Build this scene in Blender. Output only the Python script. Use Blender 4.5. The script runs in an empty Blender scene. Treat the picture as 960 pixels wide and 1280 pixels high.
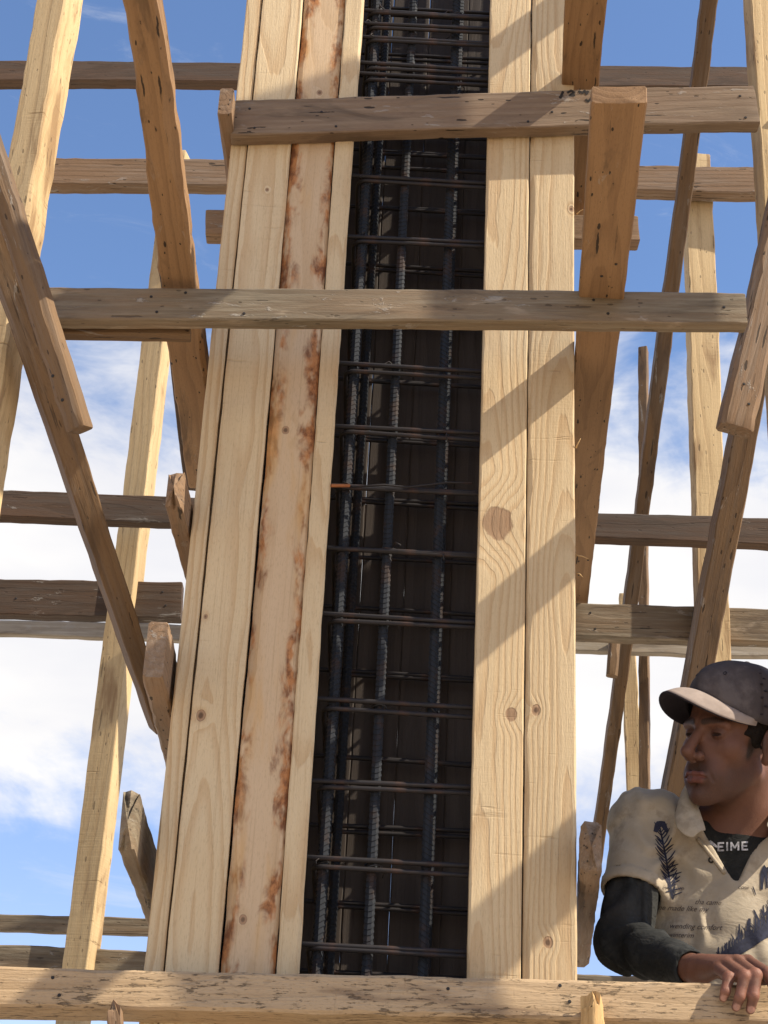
import bpy, bmesh, math, random
import numpy as np
from mathutils import Vector, Matrix, noise as mnoise
from mathutils.bvhtree import BVHTree
R = math.radians
scene = bpy.context.scene
C = scene.collection

# ------------------------------------------------------------------ camera
FPX, PITCH, ROLL = 2070.0, R(25.2), R(2.93)
CAM = Vector((0, 0, 1.55))
fwd = Vector((0, math.cos(PITCH), math.sin(PITCH)))
u0 = Vector((0, -math.sin(PITCH), math.cos(PITCH)))
r0 = Vector((1, 0, 0))
crt = r0 * math.cos(ROLL) + u0 * math.sin(ROLL)
cup = u0 * math.cos(ROLL) - r0 * math.sin(ROLL)
cd = bpy.data.cameras.new('camera')
cam = bpy.data.objects.new('camera', cd)
C.objects.link(cam)
cd.sensor_fit = 'VERTICAL'
cd.sensor_height = 36.0
cd.lens = FPX / 1280 * 36.0
cd.clip_start, cd.clip_end = 0.05, 3000
M3 = Matrix((crt, cup, -fwd)).transposed()
cam.matrix_world = Matrix.Translation(CAM) @ M3.to_4x4()
scene.camera = cam

# ------------------------------------------------------------------ sun, sky, exposure
SUN = Vector((1.0, -0.35, 1.02)).normalized()          # towards the sun
SUN_EL = math.asin(SUN.z)
SUN_AZ = math.atan2(SUN.x, SUN.y)                      # clockwise from +Y
sd = bpy.data.lights.new('sun', 'SUN')
sd.energy, sd.angle, sd.color = 4.6, R(0.53), (1.0, 0.90, 0.74)
so = bpy.data.objects.new('sun', sd)
C.objects.link(so)
so.rotation_euler = (-SUN).to_track_quat('-Z', 'Y').to_euler()
so.location = (4, -2, 8)
scene.view_settings.view_transform = 'Standard'
scene.view_settings.look = 'None'
scene.view_settings.gamma = 1
scene.view_settings.use_curve_mapping = False
scene.view_settings.exposure = 0.6


class G:
    """small helper for building node trees"""
    def __init__(s, nt):
        s.nt = nt
        nt.nodes.clear()

    def n(s, t, **kw):
        nd = s.nt.nodes.new(t)
        for k, v in kw.items():
            setattr(nd, k, v)
        return nd

    def put(s, sock, v):
        if isinstance(v, bpy.types.NodeSocket):
            s.nt.links.new(v, sock)
        elif v is not None:
            if sock.type == 'RGBA' and len(v) == 3:
                v = (*v, 1)
            sock.default_value = v

    def m(s, op, a, b=None, c=None, clamp=False):
        nd = s.n('ShaderNodeMath', operation=op, use_clamp=clamp)
        for i, x in enumerate((a, b, c)):
            if x is not None:
                s.put(nd.inputs[i], x)
        return nd.outputs[0]

    def vm(s, op, a, b=None):
        nd = s.n('ShaderNodeVectorMath', operation=op)
        s.put(nd.inputs[0], a)
        if b is not None:
            s.put(nd.inputs[1], b)
        return nd.outputs['Value' if op in ('LENGTH', 'DOT_PRODUCT', 'DISTANCE') else 'Vector']

    def xyz(s, v):
        nd = s.n('ShaderNodeSeparateXYZ')
        s.put(nd.inputs[0], v)
        return nd.outputs

    def comb(s, x, y, z):
        nd = s.n('ShaderNodeCombineXYZ')
        for i, q in enumerate((x, y, z)):
            s.put(nd.inputs[i], q)
        return nd.outputs[0]

    def noise(s, vec, scale=(1, 1, 1), detail=3.0, rough=0.55, dist=0.0):
        nd = s.n('ShaderNodeTexNoise')
        s.put(nd.inputs['Vector'], s.vm('MULTIPLY', vec, scale))
        nd.inputs['Scale'].default_value = 1.0
        nd.inputs['Detail'].default_value = detail
        nd.inputs['Roughness'].default_value = rough
        nd.inputs['Distortion'].default_value = dist
        return nd.outputs[0]

    def voro(s, vec, scale, feature='F1'):
        nd = s.n('ShaderNodeTexVoronoi', feature=feature)
        s.put(nd.inputs['Vector'], s.vm('MULTIPLY', vec, scale))
        nd.inputs['Scale'].default_value = 1.0
        return nd.outputs['Distance']

    def voro2(s, vec, scale):
        nd = s.n('ShaderNodeTexVoronoi', feature='F1')
        s.put(nd.inputs['Vector'], s.vm('MULTIPLY', vec, scale))
        nd.inputs['Scale'].default_value = 1.0
        return nd.outputs['Distance'], s.xyz(nd.outputs['Color'])[0]

    def n_color(s, vec, k):
        nd = s.n('ShaderNodeTexNoise')
        s.put(nd.inputs['Vector'], vec)
        nd.inputs['Scale'].default_value = k
        nd.inputs['Detail'].default_value = 3
        return s.vm('SUBTRACT', nd.outputs['Color'], (.5, .5, .5))

    def ss(s, x, a, b):
        """smoothstep from 0 at a to 1 at b"""
        nd = s.n('ShaderNodeMapRange', interpolation_type='SMOOTHSTEP')
        s.put(nd.inputs[0], x)
        lo, hi = (a, b) if a < b else (b, a)
        nd.inputs[1].default_value, nd.inputs[2].default_value = lo, hi
        nd.inputs[3].default_value, nd.inputs[4].default_value = (0, 1) if a < b else (1, 0)
        return nd.outputs[0]

    def mix(s, f, a, b, mode='MIX'):
        nd = s.n('ShaderNodeMix', data_type='RGBA', blend_type=mode)
        s.put(nd.inputs[0], f)
        s.put(nd.inputs[6], a)
        s.put(nd.inputs[7], b)
        return nd.outputs[2]

    def out(s, col, rough=0.7, height=None, bump=0.3, spec=0.3, dist=0.004, metallic=0.0):
        b = s.n('ShaderNodeBsdfPrincipled')
        s.put(b.inputs['Base Color'], col)
        s.put(b.inputs['Roughness'], rough)
        b.inputs['Specular IOR Level'].default_value = spec
        b.inputs['Metallic'].default_value = metallic
        if height is not None:
            bp = s.n('ShaderNodeBump')
            bp.inputs['Strength'].default_value = bump
            bp.inputs['Distance'].default_value = dist
            s.put(bp.inputs['Height'], height)
            s.put(b.inputs['Normal'], bp.outputs[0])
        o = s.n('ShaderNodeOutputMaterial')
        s.nt.links.new(b.outputs[0], o.inputs[0])
        return b


def newmat(name):
    m = bpy.data.materials.new(name)
    m.use_nodes = True
    return m, G(m.node_tree)


# world: clear sky with a bank of bright cloud low over the horizon
w = bpy.data.worlds.new('World')
scene.world = w
w.use_nodes = True
g = G(w.node_tree)
sky = g.n('ShaderNodeTexSky', sky_type='NISHITA')
sky.sun_disc = False
sky.sun_elevation = SUN_EL
sky.sun_rotation = SUN_AZ
sky.air_density, sky.dust_density, sky.ozone_density = 1.0, 0.25, 2.6
dirv = g.n('ShaderNodeTexCoord').outputs['Generated']
dx, dy, dz = g.xyz(dirv)
dd = g.comb(dx, dy, g.m('MULTIPLY', dz, 1.7))
offs = (3.1, 0.4, 0.0)
dd2 = g.vm('ADD', dd, offs)
big = g.noise(dd2, (2.6, 2.6, 2.6), 2.0, 0.5)
med = g.noise(dd2, (7, 7, 7), 6.0, 0.6, 0.4)
fine = g.noise(dd2, (22, 22, 30), 6.0, 0.62, 0.6)
e = g.m('ADD', dz, g.m('MULTIPLY', g.m('SUBTRACT', big, 0.5), 0.16))
e = g.m('ADD', e, g.m('MULTIPLY', g.m('SUBTRACT', med, 0.5), 0.17))
e = g.m('ADD', e, g.m('MULTIPLY', g.m('SUBTRACT', fine, 0.5), 0.045))
mask = g.m('MULTIPLY', g.ss(e, 0.225, 0.29), g.ss(e, 0.525, 0.455))
wisp = g.m('MULTIPLY', g.ss(g.noise(dd2, (9, 9, 20), 8.0, 0.66, 0.8), 0.55, 0.78), 0.22)
mask = g.m('MAXIMUM', mask, wisp)
shade = g.ss(g.noise(dd2, (5, 5, 9), 4.0, 0.5), 0.3, 0.7)
SKYS = 0.15
cloud = g.mix(shade, (3.9, 3.9, 4.1), (4.7, 4.6, 4.5))
skyc = g.mix(1.0, sky.outputs[0], g.mix(g.ss(dz, .12, .42), (.84, .755, .86), (.82, .865, .95)), 'MULTIPLY')
col = g.mix(mask, skyc, cloud)
bg = g.n('ShaderNodeBackground')
g.put(bg.inputs[0], col)
bg.inputs[1].default_value = SKYS
wo = g.n('ShaderNodeOutputWorld')
w.node_tree.links.new(bg.outputs[0], wo.inputs[0])


# ------------------------------------------------------------------ geometry helpers
def ray(x, y):
    return fwd + crt * ((x - 480) / FPX) + cup * ((640 - y) / FPX)


def at(x, y, Y):
    d = ray(x, y)
    return CAM + d * ((Y - CAM.y) / d.y)


def atz(x, y, Z):
    d = ray(x, y)
    return CAM + d * ((Z - CAM.z) / d.z)


def mpp(P):
    """metres for one photograph pixel at point P"""
    return (P - CAM).dot(fwd) / FPX


def link(name, me, mat, parent=None, mw=None):
    o = bpy.data.objects.new(name, me)
    C.objects.link(o)
    if mat is not None and not me.materials:
        me.materials.append(mat)
    if mw is not None:
        o.matrix_world = mw
    if parent is not None:
        o.parent = parent
    return o


def tag(o, label, cat, group=None, kind='thing'):
    o['label'] = label
    o['category'] = cat
    o['kind'] = kind
    if group:
        o['group'] = group
    return o


def empty(name, label, cat, loc=(0, 0, 0), group=None):
    o = bpy.data.objects.new(name, None)
    C.objects.link(o)
    o.location = loc
    return tag(o, label, cat, group)


def mesh_from(name, vs, fs, smooth=True, sharp=40):
    me = bpy.data.meshes.new(name)
    me.from_pydata([tuple(v) for v in vs], [], [tuple(int(i) for i in f) for f in fs])
    if smooth:
        me.shade_smooth()
        if sharp:
            me.set_sharp_from_angle(angle=R(sharp))
    me.update()
    return me


_seed = [0]


def plank_mesh(L, W, T, taper=(1, 1), wane_l=0.0, wane_r=0.0, rough=0.0016, bow=0.0, cup_=0.0,
               end0='saw', end1='saw', seg=0.03, edge=0.002, wfreq=4.0):
    """sawn board along +x, front face at z=0, body to z=-T; uneven edges, optional bark-edge wane"""
    _seed[0] += 17.31
    S = _seed[0]
    nz = lambda a, b: mnoise.noise(Vector((a, b + S, S * 0.37)))
    n = max(5, int(L / seg))
    xs = [L * i / n for i in range(n + 1)]
    be = min(0.004, L * .02)
    xs = [0.0, be] + xs[1:-1] + [L - be, L]
    if end0 == 'round':
        xs = [0.0, .006, .018, .04] + [x for x in xs if x > .06]
    if end1 == 'round':
        xs = [x for x in xs if x < L - .06] + [L - .04, L - .018, L - .006, L]
    vs, fs = [], []
    K = 12
    for i, x in enumerate(xs):
        t = x / L
        hw = W * (taper[0] * (1 - t) + taper[1] * t) / 2
        hT = T
        wl = edge + abs(nz(x * 9, 1) + .6 * nz(x * 37, 3)) * edge * 1.5 + wane_l * max(0, .55 + 1.1 * nz(x * wfreq, 31) + .25 * nz(x * wfreq * 5, 32))
        wr = edge + abs(nz(x * 9, 2) + .6 * nz(x * 37, 4)) * edge * 1.5 + wane_r * max(0, .55 + 1.1 * nz(x * wfreq, 41) + .25 * nz(x * wfreq * 5, 42))
        jl = (.8 * nz(x * 1.3, 5) + .35 * nz(x * 14, 6) + .3 * nz(x * 47, 16)) * rough * 1.6
        jr = (.8 * nz(x * 1.3, 7) + .35 * nz(x * 14, 8) + .3 * nz(x * 47, 18)) * rough * 1.6
        jz = nz(x * 2, 9) * rough
        jb = nz(x * 2, 10) * rough
        oy = bow * math.sin(math.pi * t) + nz(x * 0.8, 77) * rough * 1.5
        a, b = -hw + jl + oy, hw + jr + oy
        fa, fb = a + wl, b - wr
        ring = [(fa, jz), (fa + (fb - fa) * .25, jz - cup_ * .7), (fa + (fb - fa) * .5, jz - cup_),
                (fa + (fb - fa) * .75, jz - cup_ * .7), (fb, jz),
                (b, jz - min(wr * .8, hT * .7)), (b, -hT + edge + jb), (b - edge, -hT + jb),
                ((a + b) / 2, -hT + jb), (a + edge, -hT + jb), (a, -hT + edge + jb), (a, jz - min(wl * .8, hT * .7))]
        sc, dxx = 1.0, 0.0
        cy, cz = (a + b) / 2, -hT / 2
        d0, d1 = x, L - x
        for d, kind, sg in ((d0, end0, 1), (d1, end1, -1)):
            if kind == 'round' and d < .04:
                q = 1 - d / .04
                sc = 1 - .30 * q ** 2.6
            elif kind == 'saw' and d < 1e-6:
                sc = .965
            elif kind == 'broken' and d < 1e-6:
                sc = .9
        for k, (y, z) in enumerate(ring):
            xx = x
            if d0 < .005:
                xx += (nz(k * 1.7, 50) * .025 if end0 == 'broken' else nz(y * 20, 51) * .003)
            if d1 < .005:
                xx += (nz(k * 1.7, 60) * .03 if end1 == 'broken' else nz(y * 20, 61) * .003)
            vs.append((xx, cy + (y - cy) * sc, cz + (z - cz) * sc))
    m_ = len(xs)
    for i in range(m_ - 1):
        for k in range(K):
            k2 = (k + 1) % K
            fs.append((i * K + k, i * K + k2, (i + 1) * K + k2, (i + 1) * K + k))
    for base, flip, kind in ((0, True, end0), ((m_ - 1) * K, False, end1)):
        c = np.mean(np.array(vs[base:base + K]), axis=0)
        if kind == 'broken':
            c[0] += .02 if base else -.02
        # inner ring, so that end grain has some relief
        inner = []
        for k in range(K):
            p = np.array(vs[base + k])
            q = c + (p - c) * .5
            q[0] += nz(k * 2.1, 70) * (.012 if kind == 'broken' else .002)
            inner.append(len(vs))
            vs.append(tuple(q))
        ci = len(vs)
        vs.append(tuple(c))
        for k in range(K):
            k2 = (k + 1) % K
            f1 = (base + k, base + k2, inner[k2], inner[k])
            f2 = (inner[k], inner[k2], ci)
            fs.append(f1[::-1] if flip else f1)
            fs.append(f2[::-1] if flip else f2)
    # orientation: make outward
    me = mesh_from('board', vs, fs)
    bm = bmesh.new()
    bm.from_mesh(me)
    bmesh.ops.recalc_face_normals(bm, faces=bm.faces)
    bm.to_mesh(me)
    bm.free()
    me.set_sharp_from_angle(angle=R(38))
    return me


def frame(P0, P1, n):
    u = (P1 - P0).normalized()
    n = Vector(n)
    n = (n - u * n.dot(u)).normalized()
    v = n.cross(u)
    return Matrix.Translation(P0) @ Matrix((u, v, n)).transposed().to_4x4()


def plank(name, label, cat, mat, P0, P1, Wpx, T, n=(0, -1, 0), parent=None, group=None, W=None, **kw):
    P0, P1 = Vector(P0), Vector(P1)
    if W is None:
        W = Wpx * mpp((P0 + P1) / 2)
    me = plank_mesh((P1 - P0).length, W, T, **kw)
    o = link(name, me, mat, parent, frame(P0, P1, n))
    if parent is None:
        tag(o, label, cat, group)
    elif label:
        o['label'] = label
    return o


# ------------------------------------------------------------------ materials
def wood(name, light, dark, ring=85, ramt=0.55, fiber=0.35, grey=None, gamt=0.0, crack=0.0, holes=0.0,
         speck=0.0, saw=0.0, stain=0.0, stainw=0.04, knots=(), rough=0.72, bump=0.35, hue=0.08, scrape=0.0, cement=0.0,
         blot=None, wobble=0.05):
    mat, g = newmat(name)
    p0 = g.n('ShaderNodeTexCoord').outputs['Object']
    rnd = g.n('ShaderNodeObjectInfo').outputs['Random']
    r2 = g.m('FRACT', g.m('MULTIPLY', rnd, 7.13))
    r3 = g.m('FRACT', g.m('MULTIPLY', rnd, 13.77))
    px, py, pz = g.xyz(p0)
    p = g.comb(g.m('ADD', px, g.m('MULTIPLY', rnd, 40)), g.m('ADD', py, g.m('MULTIPLY', r2, 9)), pz)
    # knots at given places of the board: local swirl of the grain and dark heart
    swirl, kmask, kheart = None, None, None
    for (kx, ky, kr, kd) in knots:
        ddx = g.m('MULTIPLY', g.m('SUBTRACT', px, kx), 0.8)
        ddy = g.m('SUBTRACT', py, ky)
        dist = g.m('SQRT', g.m('ADD', g.m('MULTIPLY', ddx, ddx), g.m('MULTIPLY', ddy, ddy)))
        dn = g.m('ADD', dist, g.m('MULTIPLY', g.m('SUBTRACT', g.noise(p, (60, 60, 60), 2), .5), kr * .5))
        fall = g.m('MULTIPLY', g.ss(dist, kr * 3.6, kr * .2), kr * 1.25)
        mk = g.m('MULTIPLY', g.ss(dn, kr * 1.1, kr * .85), kd)
        hk = g.m('MULTIPLY', g.ss(dn, kr * .75, kr * .3), max(0.0, min(1.0, (kd - .5) * 2)))
        swirl = fall if swirl is None else g.m('ADD', swirl, fall)
        kmask = mk if kmask is None else g.m('MAXIMUM', kmask, mk)
        kheart = hk if kheart is None else g.m('MAXIMUM', kheart, hk)
    low = g.noise(p, (0.9, 2.0, 2.0), 2.0, 0.5)
    mid = g.noise(p, (3.0, 16, 16), 3.0, 0.55)
    y0 = g.m('MULTIPLY', g.m('SUBTRACT', r2, .5), .09)
    z0 = g.m('ADD', .025, g.m('MULTIPLY', r3, .06))
    yy = g.m('ADD', g.m('SUBTRACT', py, y0), g.m('MULTIPLY', g.m('SUBTRACT', mid, .5), .02))
    zz = g.m('ADD', g.m('ADD', pz, z0), g.m('MULTIPLY', g.m('SUBTRACT', low, .5), wobble * 2.4))
    rr = g.m('SQRT', g.m('ADD', g.m('MULTIPLY', yy, yy), g.m('MULTIPLY', zz, zz)))
    if swirl is not None:
        rr = g.m('ADD', rr, swirl)
    rr = g.m('ADD', rr, g.m('MULTIPLY', g.m('SUBTRACT', g.noise(p, (7, 40, 40), 2), .5), .006))
    saww = g.m('FRACT', g.m('MULTIPLY', rr, ring))
    late = g.m('MULTIPLY', g.ss(saww, .35, .9), g.ss(saww, 1.0, .93))
    fib = g.noise(p, (10, 260, 260), 3.0, 0.7)
    fib2 = g.noise(p, (3, 60, 60), 3.0, 0.6)
    f = g.m('MULTIPLY', late, ramt)
    f = g.m('ADD', f, g.m('MULTIPLY', g.m('SUBTRACT', fib, .5), fiber * 1.6))
    f = g.m('ADD', f, g.m('MULTIPLY', g.m('SUBTRACT', fib2, .5), fiber * 1.4), clamp=True)
    col = g.mix(f, light, dark)
    tone = g.noise(p, (1.6, 5, 5), 3.0, 0.6)
    tone2 = g.m('ADD', g.m('MULTIPLY', g.m('SUBTRACT', tone, .5), hue * 4), g.m('MULTIPLY', g.m('SUBTRACT', r3, .5), hue * 2.2))
    tv = g.m('ADD', 1.0, tone2)
    col = g.mix(1.0, col, g.comb(tv, g.m('POWER', tv, 1.15), g.m('POWER', tv, 1.35)), 'MULTIPLY')
    micro = g.noise(p, (90, 420, 420), 2.0, .7)
    col = g.mix(g.m('MULTIPLY', g.ss(micro, .50, .72), .22), col, tuple(c * .55 for c in dark))
    fine_ = g.noise(p, (2.2, 190, 190), 2.0, .6)
    col = g.mix(g.m('MULTIPLY', g.ss(fine_, .56, .70), .28), col, tuple(c * .75 for c in dark))
    height = g.m('ADD', g.m('ADD', g.m('MULTIPLY', late, -.35), g.m('MULTIPLY', fib, .6)), g.m('MULTIPLY', micro, .35))
    if grey is not None:
        gn = g.noise(p, (1.4, 9, 9), 5.0, 0.65)
        gn2 = g.noise(p, (5, 90, 90), 4.0, 0.7)
        gm = g.m('ADD', g.m('MULTIPLY', g.m('SUBTRACT', gn, .5), 2.6), g.m('MULTIPLY', g.m('SUBTRACT', gn2, .5), 1.6))
        gm = g.m('ADD', gm, gamt, clamp=True)
        gc = g.mix(g.ss(gn2, .35, .68), tuple(c * .62 for c in grey), tuple(min(1, c * 1.28) for c in grey))
        col = g.mix(gm, col, gc)
    if blot is not None:
        bn = g.noise(p, (3.2, 14, 14), 4.0, 0.6, .5)
        col = g.mix(g.m('MULTIPLY', g.ss(bn, .54, .68), .75), col, blot)
    if stain:
        # reddish inner bark left along both edges
        ey = g.m('SUBTRACT', stainw, g.m('ABSOLUTE', py))
        sn = g.m('ADD', g.m('MULTIPLY', g.m('SUBTRACT', g.noise(p, (11, 26, 26), 4.0, .62, .8), .5), .075),
                 g.m('MULTIPLY', g.m('SUBTRACT', g.noise(p, (2.3, 5, 5), 2.0), .5), .07))
        sm = g.ss(g.m('ADD', ey, sn), .027, .006)
        sc = g.mix(g.ss(g.noise(p, (26, 40, 40), 4.0, .7), .38, .62), (.47, .20, .07), (.17, .058, .022))
        sm = g.m('MULTIPLY', sm, g.ss(g.noise(p, (7, 15, 15), 4.0, .65), .43, .54))
        col = g.mix(g.m('MULTIPLY', sm, stain), col, sc)
        yel = g.m('MULTIPLY', g.ss(g.noise(p, (3.5, 20, 20), 3), .5, .72), .5)
        col = g.mix(yel, col, (.62, .36, .13))
    if saw:
        s1 = g.noise(p, (210, 6, 6), 2.0, .6)
        s2 = g.ss(g.noise(p, (60, 5, 5), 3.0, .7), .62, .70)
        s3 = g.ss(g.noise(p, (2.5, 7, 7), 2.0), .42, .62)
        sv = g.m('MULTIPLY', g.m('ADD', g.m('MULTIPLY', s1, .5), s2), s3)
        col = g.mix(g.m('MULTIPLY', sv, saw * .6), col, tuple(c * .6 for c in dark))
        height = g.m('ADD', height, g.m('MULTIPLY', sv, -1.0 * saw))
    if crack:
        cn = g.noise(p, (2.2, 55, 55), 5.0, .72)
        cm = g.m('MULTIPLY', g.ss(cn, .635, .665), g.ss(g.noise(p, (1.5, 6, 6), 2), .40, .56))
        col = g.mix(g.m('MULTIPLY', cm, crack), col, (.035, .025, .018))
        height = g.m('ADD', height, g.m('MULTIPLY', cm, -2.0))
    if speck:
        sp = g.noise(p, (34, 170, 170), 5.0, .78)
        sp2 = g.noise(p, (4, 12, 12), 3.0, .6)
        sm_ = g.m('MULTIPLY', g.ss(g.m('ADD', sp, g.m('MULTIPLY', g.m('SUBTRACT', sp2, .5), .35)), .565, .65), speck)
        col = g.mix(sm_, col, (.06, .045, .035))
        height = g.m('ADD', height, g.m('MULTIPLY', sm_, -1.2))
    if holes:
        hm = None
        for osc, th_ in (((15, 60, 60), .22), ((7, 95, 95), .26), ((34, 100, 100), .26)):
            pj = g.vm('ADD', p, (osc[0] * .31, osc[1] * .17, .3))
            pj = g.vm('ADD', pj, g.vm('MULTIPLY', g.n_color(p, 45), (.012, .006, .006)))
            vd, vc = g.voro2(pj, osc)
            rad_ = g.m('MULTIPLY', g.m('POWER', vc, 3.0), th_)
            h1 = g.m('MULTIPLY', g.ss(g.m('SUBTRACT', vd, rad_), .0, -.045), holes)
            hm = h1 if hm is None else g.m('MAXIMUM', hm, h1)
        col = g.mix(hm, col, (.02, .014, .01))
        height = g.m('ADD', height, g.m('MULTIPLY', hm, -1.5))
    if cement:
        ce = g.noise(g.vm('ADD', p, (7, 2, 4)), (9, 30, 30), 5.0, .72, .6)
        ce2 = g.noise(p, (1.3, 4, 4), 2.0)
        cem = g.m('MULTIPLY', g.ss(ce, .60, .66), g.ss(ce2, .40, .58))
        col = g.mix(g.m('MULTIPLY', cem, cement), col, (.42, .40, .36))
        height = g.m('ADD', height, g.m('MULTIPLY', cem, .8))
        dk = g.noise(g.vm('ADD', p, (3, 8, 1)), (2.4, 10, 10), 5.0, .7, .8)
        col = g.mix(g.m('MULTIPLY', g.ss(dk, .53, .68), .5), col, (.055, .038, .026))
    if scrape:
        sn = g.noise(p, (5, 22, 22), 4.0, .65, .4)
        col = g.mix(g.m('MULTIPLY', g.ss(sn, .58, .72), scrape), col, (.62, .50, .36))
    if kmask is not None:
        kc = g.mix(g.noise(p, (50, 50, 50), 3), (.42, .255, .15), (.29, .165, .09))
        rim_ = g.m('MULTIPLY', g.m('MULTIPLY', kmask, g.m('SUBTRACT', 1.0, kmask)), 2.6, clamp=True)
        col = g.mix(rim_, col, (.16, .085, .045))
        col = g.mix(g.m('MULTIPLY', kmask, .8), col, kc)
        col = g.mix(g.m('MULTIPLY', kheart, .75), col, (.06, .03, .018))
        height = g.m('ADD', height, g.m('MULTIPLY', kmask, -.6))
    g.out(col, rough, height, bump, .25, .0022)
    return mat


PINE_L, PINE_D = (.64, .495, .30), (.48, .30, .145)
M = {}
M['pine'] = wood('new_pine', PINE_L, PINE_D, ring=95, ramt=.6, fiber=.3, bump=.5, hue=.06, saw=.2)
M['wane'] = wood('new_pine_wane', (.62, .455, .285), (.48, .31, .16), ring=60, ramt=.35, fiber=.25, stain=.95, stainw=.0425,
                 knots=((2.16, .01, .007, .95), (3.0, -.005, .006, .9), (1.2, .015, .007, .9)), hue=.07)
M['post'] = wood('sawn_post', (.60, .44, .235), (.36, .225, .105), ring=70, ramt=.3, fiber=.4, saw=.95, holes=.5, hue=.09, bump=.5,
                 blot=(.26, .15, .07))
M['joist'] = wood('joist_wood', light=(.30, .175, .085), dark=(.18, .10, .048), cement=0.25, ring=80, ramt=.4, fiber=.4, holes=.9, crack=.5, hue=.09, bump=.4)
M['old'] = wood('old_board', light=(.28, .175, .10), dark=(.16, .10, .055), cement=0.50, ring=80, ramt=.4, fiber=.5, grey=(.24, .185, .135), gamt=.15,
                holes=.8, crack=.8, hue=.12, bump=.6)
M['grey'] = wood('grey_board', light=(.27, .185, .11), dark=(.16, .105, .06), cement=0.50, ring=80, ramt=.45, fiber=.6, grey=(.195, .16, .11), gamt=.58,
                 crack=.9, holes=.5, scrape=.3, hue=.1, bump=.7)
M['dusty'] = wood('dusty_board', light=(.27, .185, .12), dark=(.19, .12, .075), cement=0.55, ring=70, ramt=.3, fiber=.45, grey=(.215, .158, .105), gamt=.5,
                  crack=.75, holes=.9, hue=.1, bump=.55)
M['darkold'] = wood('dark_board', light=(.115, .068, .041), dark=(.06, .038, .023), cement=0.40, ring=70, ramt=.4, fiber=.5, grey=(.075, .06, .048), gamt=.35,
                    crack=.6, holes=.4, hue=.14, bump=.5)
M['beam'] = wood('rough_beam', (.46, .325, .19), (.32, .21, .11), ring=60, ramt=.25, fiber=.5, speck=.55, scrape=.3, holes=.15,
                 hue=.1, bump=1.0, saw=.3, blot=(.24, .16, .095))
M['brace'] = wood('brace_wood', light=(.205, .125, .064), dark=(.12, .07, .035), cement=0.45, ring=60, ramt=.4, fiber=.5, grey=(.15, .115, .085), gamt=.1,
                  crack=.6, holes=.7, hue=.13, bump=.6, blot=(.11, .075, .05))
M['palegrey'] = wood('pale_grey_board', (.40, .33, .24), (.26, .20, .135), ring=70, ramt=.4, fiber=.5, grey=(.36, .32, .26), gamt=.5, crack=.6, cement=.4)
M['fresh'] = wood('split_wood', (.56, .36, .16), (.34, .19, .07), ring=60, ramt=.4, fiber=.8, hue=.12, bump=1.0)
M['inner'] = wood('form_inside_shade', (.058, .045, .037), (.036, .028, .023), ring=70, ramt=.4, fiber=.4, hue=.08)  # near-black board colour stands in for the shade inside the form


def steel(name, base, rust, amt, rough=.55):
    mat, g = newmat(name)
    p = g.n('ShaderNodeTexCoord').outputs['Object']
    n1 = g.noise(p, (14, 14, 14), 4, .65)
    n2 = g.noise(p, (120, 120, 120), 3, .6)
    col = g.mix(g.ss(n1, .62 - amt * .4, .75 - amt * .3), base, rust)
    col = g.mix(g.m('MULTIPLY', n2, .4), col, tuple(c * .5 for c in base))
    g.out(col, rough, n2, .3, .3, .001, .1)
    return mat


M['rebar'] = steel('rebar_steel', (.017, .020, .026), (.042, .026, .020), .3, .75)
M['stirrup'] = steel('stirrup_steel', (.028, .024, .024), (.07, .038, .028), .35, .6)
M['rust'] = steel('rusty_steel', (.35, .13, .05), (.45, .17, .06), .5, .8)
M['wire'] = steel('tie_wire', (.03, .028, .028), (.08, .045, .03), .3, .6)


def plain(name, col, rough=.8, nscale=30, namt=.3, bump=.2, spec=.25, dist=.003):
    mat, g = newmat(name)
    p = g.n('ShaderNodeTexCoord').outputs['Object']
    n1 = g.noise(p, (nscale,) * 3, 5, .6)
    n2 = g.noise(p, (nscale * .2,) * 3, 3, .6)
    f = g.m('ADD', g.m('MULTIPLY', n1, .5), g.m('MULTIPLY', n2, .5))
    c = g.mix(g.ss(f, .35, .65), tuple(x * (1 - namt) for x in col), tuple(min(1, x * (1 + namt)) for x in col))
    g.out(c, rough, n1, bump, spec, dist)
    return mat


M['sand'] = plain('sandy_ground', (.44, .35, .25), .95, 1.5, .2, .5, .1, .05)
M['concrete'] = plain('concrete', (.46, .42, .36), .9, 6, .15, .3, .2, .01)
M['ink'] = plain('black_marker', (.03, .025, .022), .7, 80, .3)

# ------------------------------------------------------------------ ground and slab
vs = [(-600, -600, 0), (600, -600, 0), (600, 900, 0), (-600, 900, 0)]
o = link('ground', mesh_from('ground', vs, [(0, 1, 2, 3)], False), M['sand'])
o['kind'] = 'structure'
SLAB = 0.92


def box_mesh(name, x0, x1, y0, y1, z0, z1, bev=.01):
    bm = bmesh.new()
    bmesh.ops.create_cube(bm, size=1)
    for v in bm.verts:
        v.co = Vector(((x0 + x1) / 2 + v.co.x * (x1 - x0), (y0 + y1) / 2 + v.co.y * (y1 - y0), (z0 + z1) / 2 + v.co.z * (z1 - z0)))
    if bev:
        bmesh.ops.bevel(bm, geom=bm.edges[:], offset=bev, segments=2, affect='EDGES')
    me = bpy.data.meshes.new(name)
    bm.to_mesh(me)
    bm.free()
    return me


o = link('concrete_slab', box_mesh('slab', -5, 5, 2.2, 8, .001, SLAB, .02), M['concrete'])
o['kind'] = 'structure'

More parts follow.
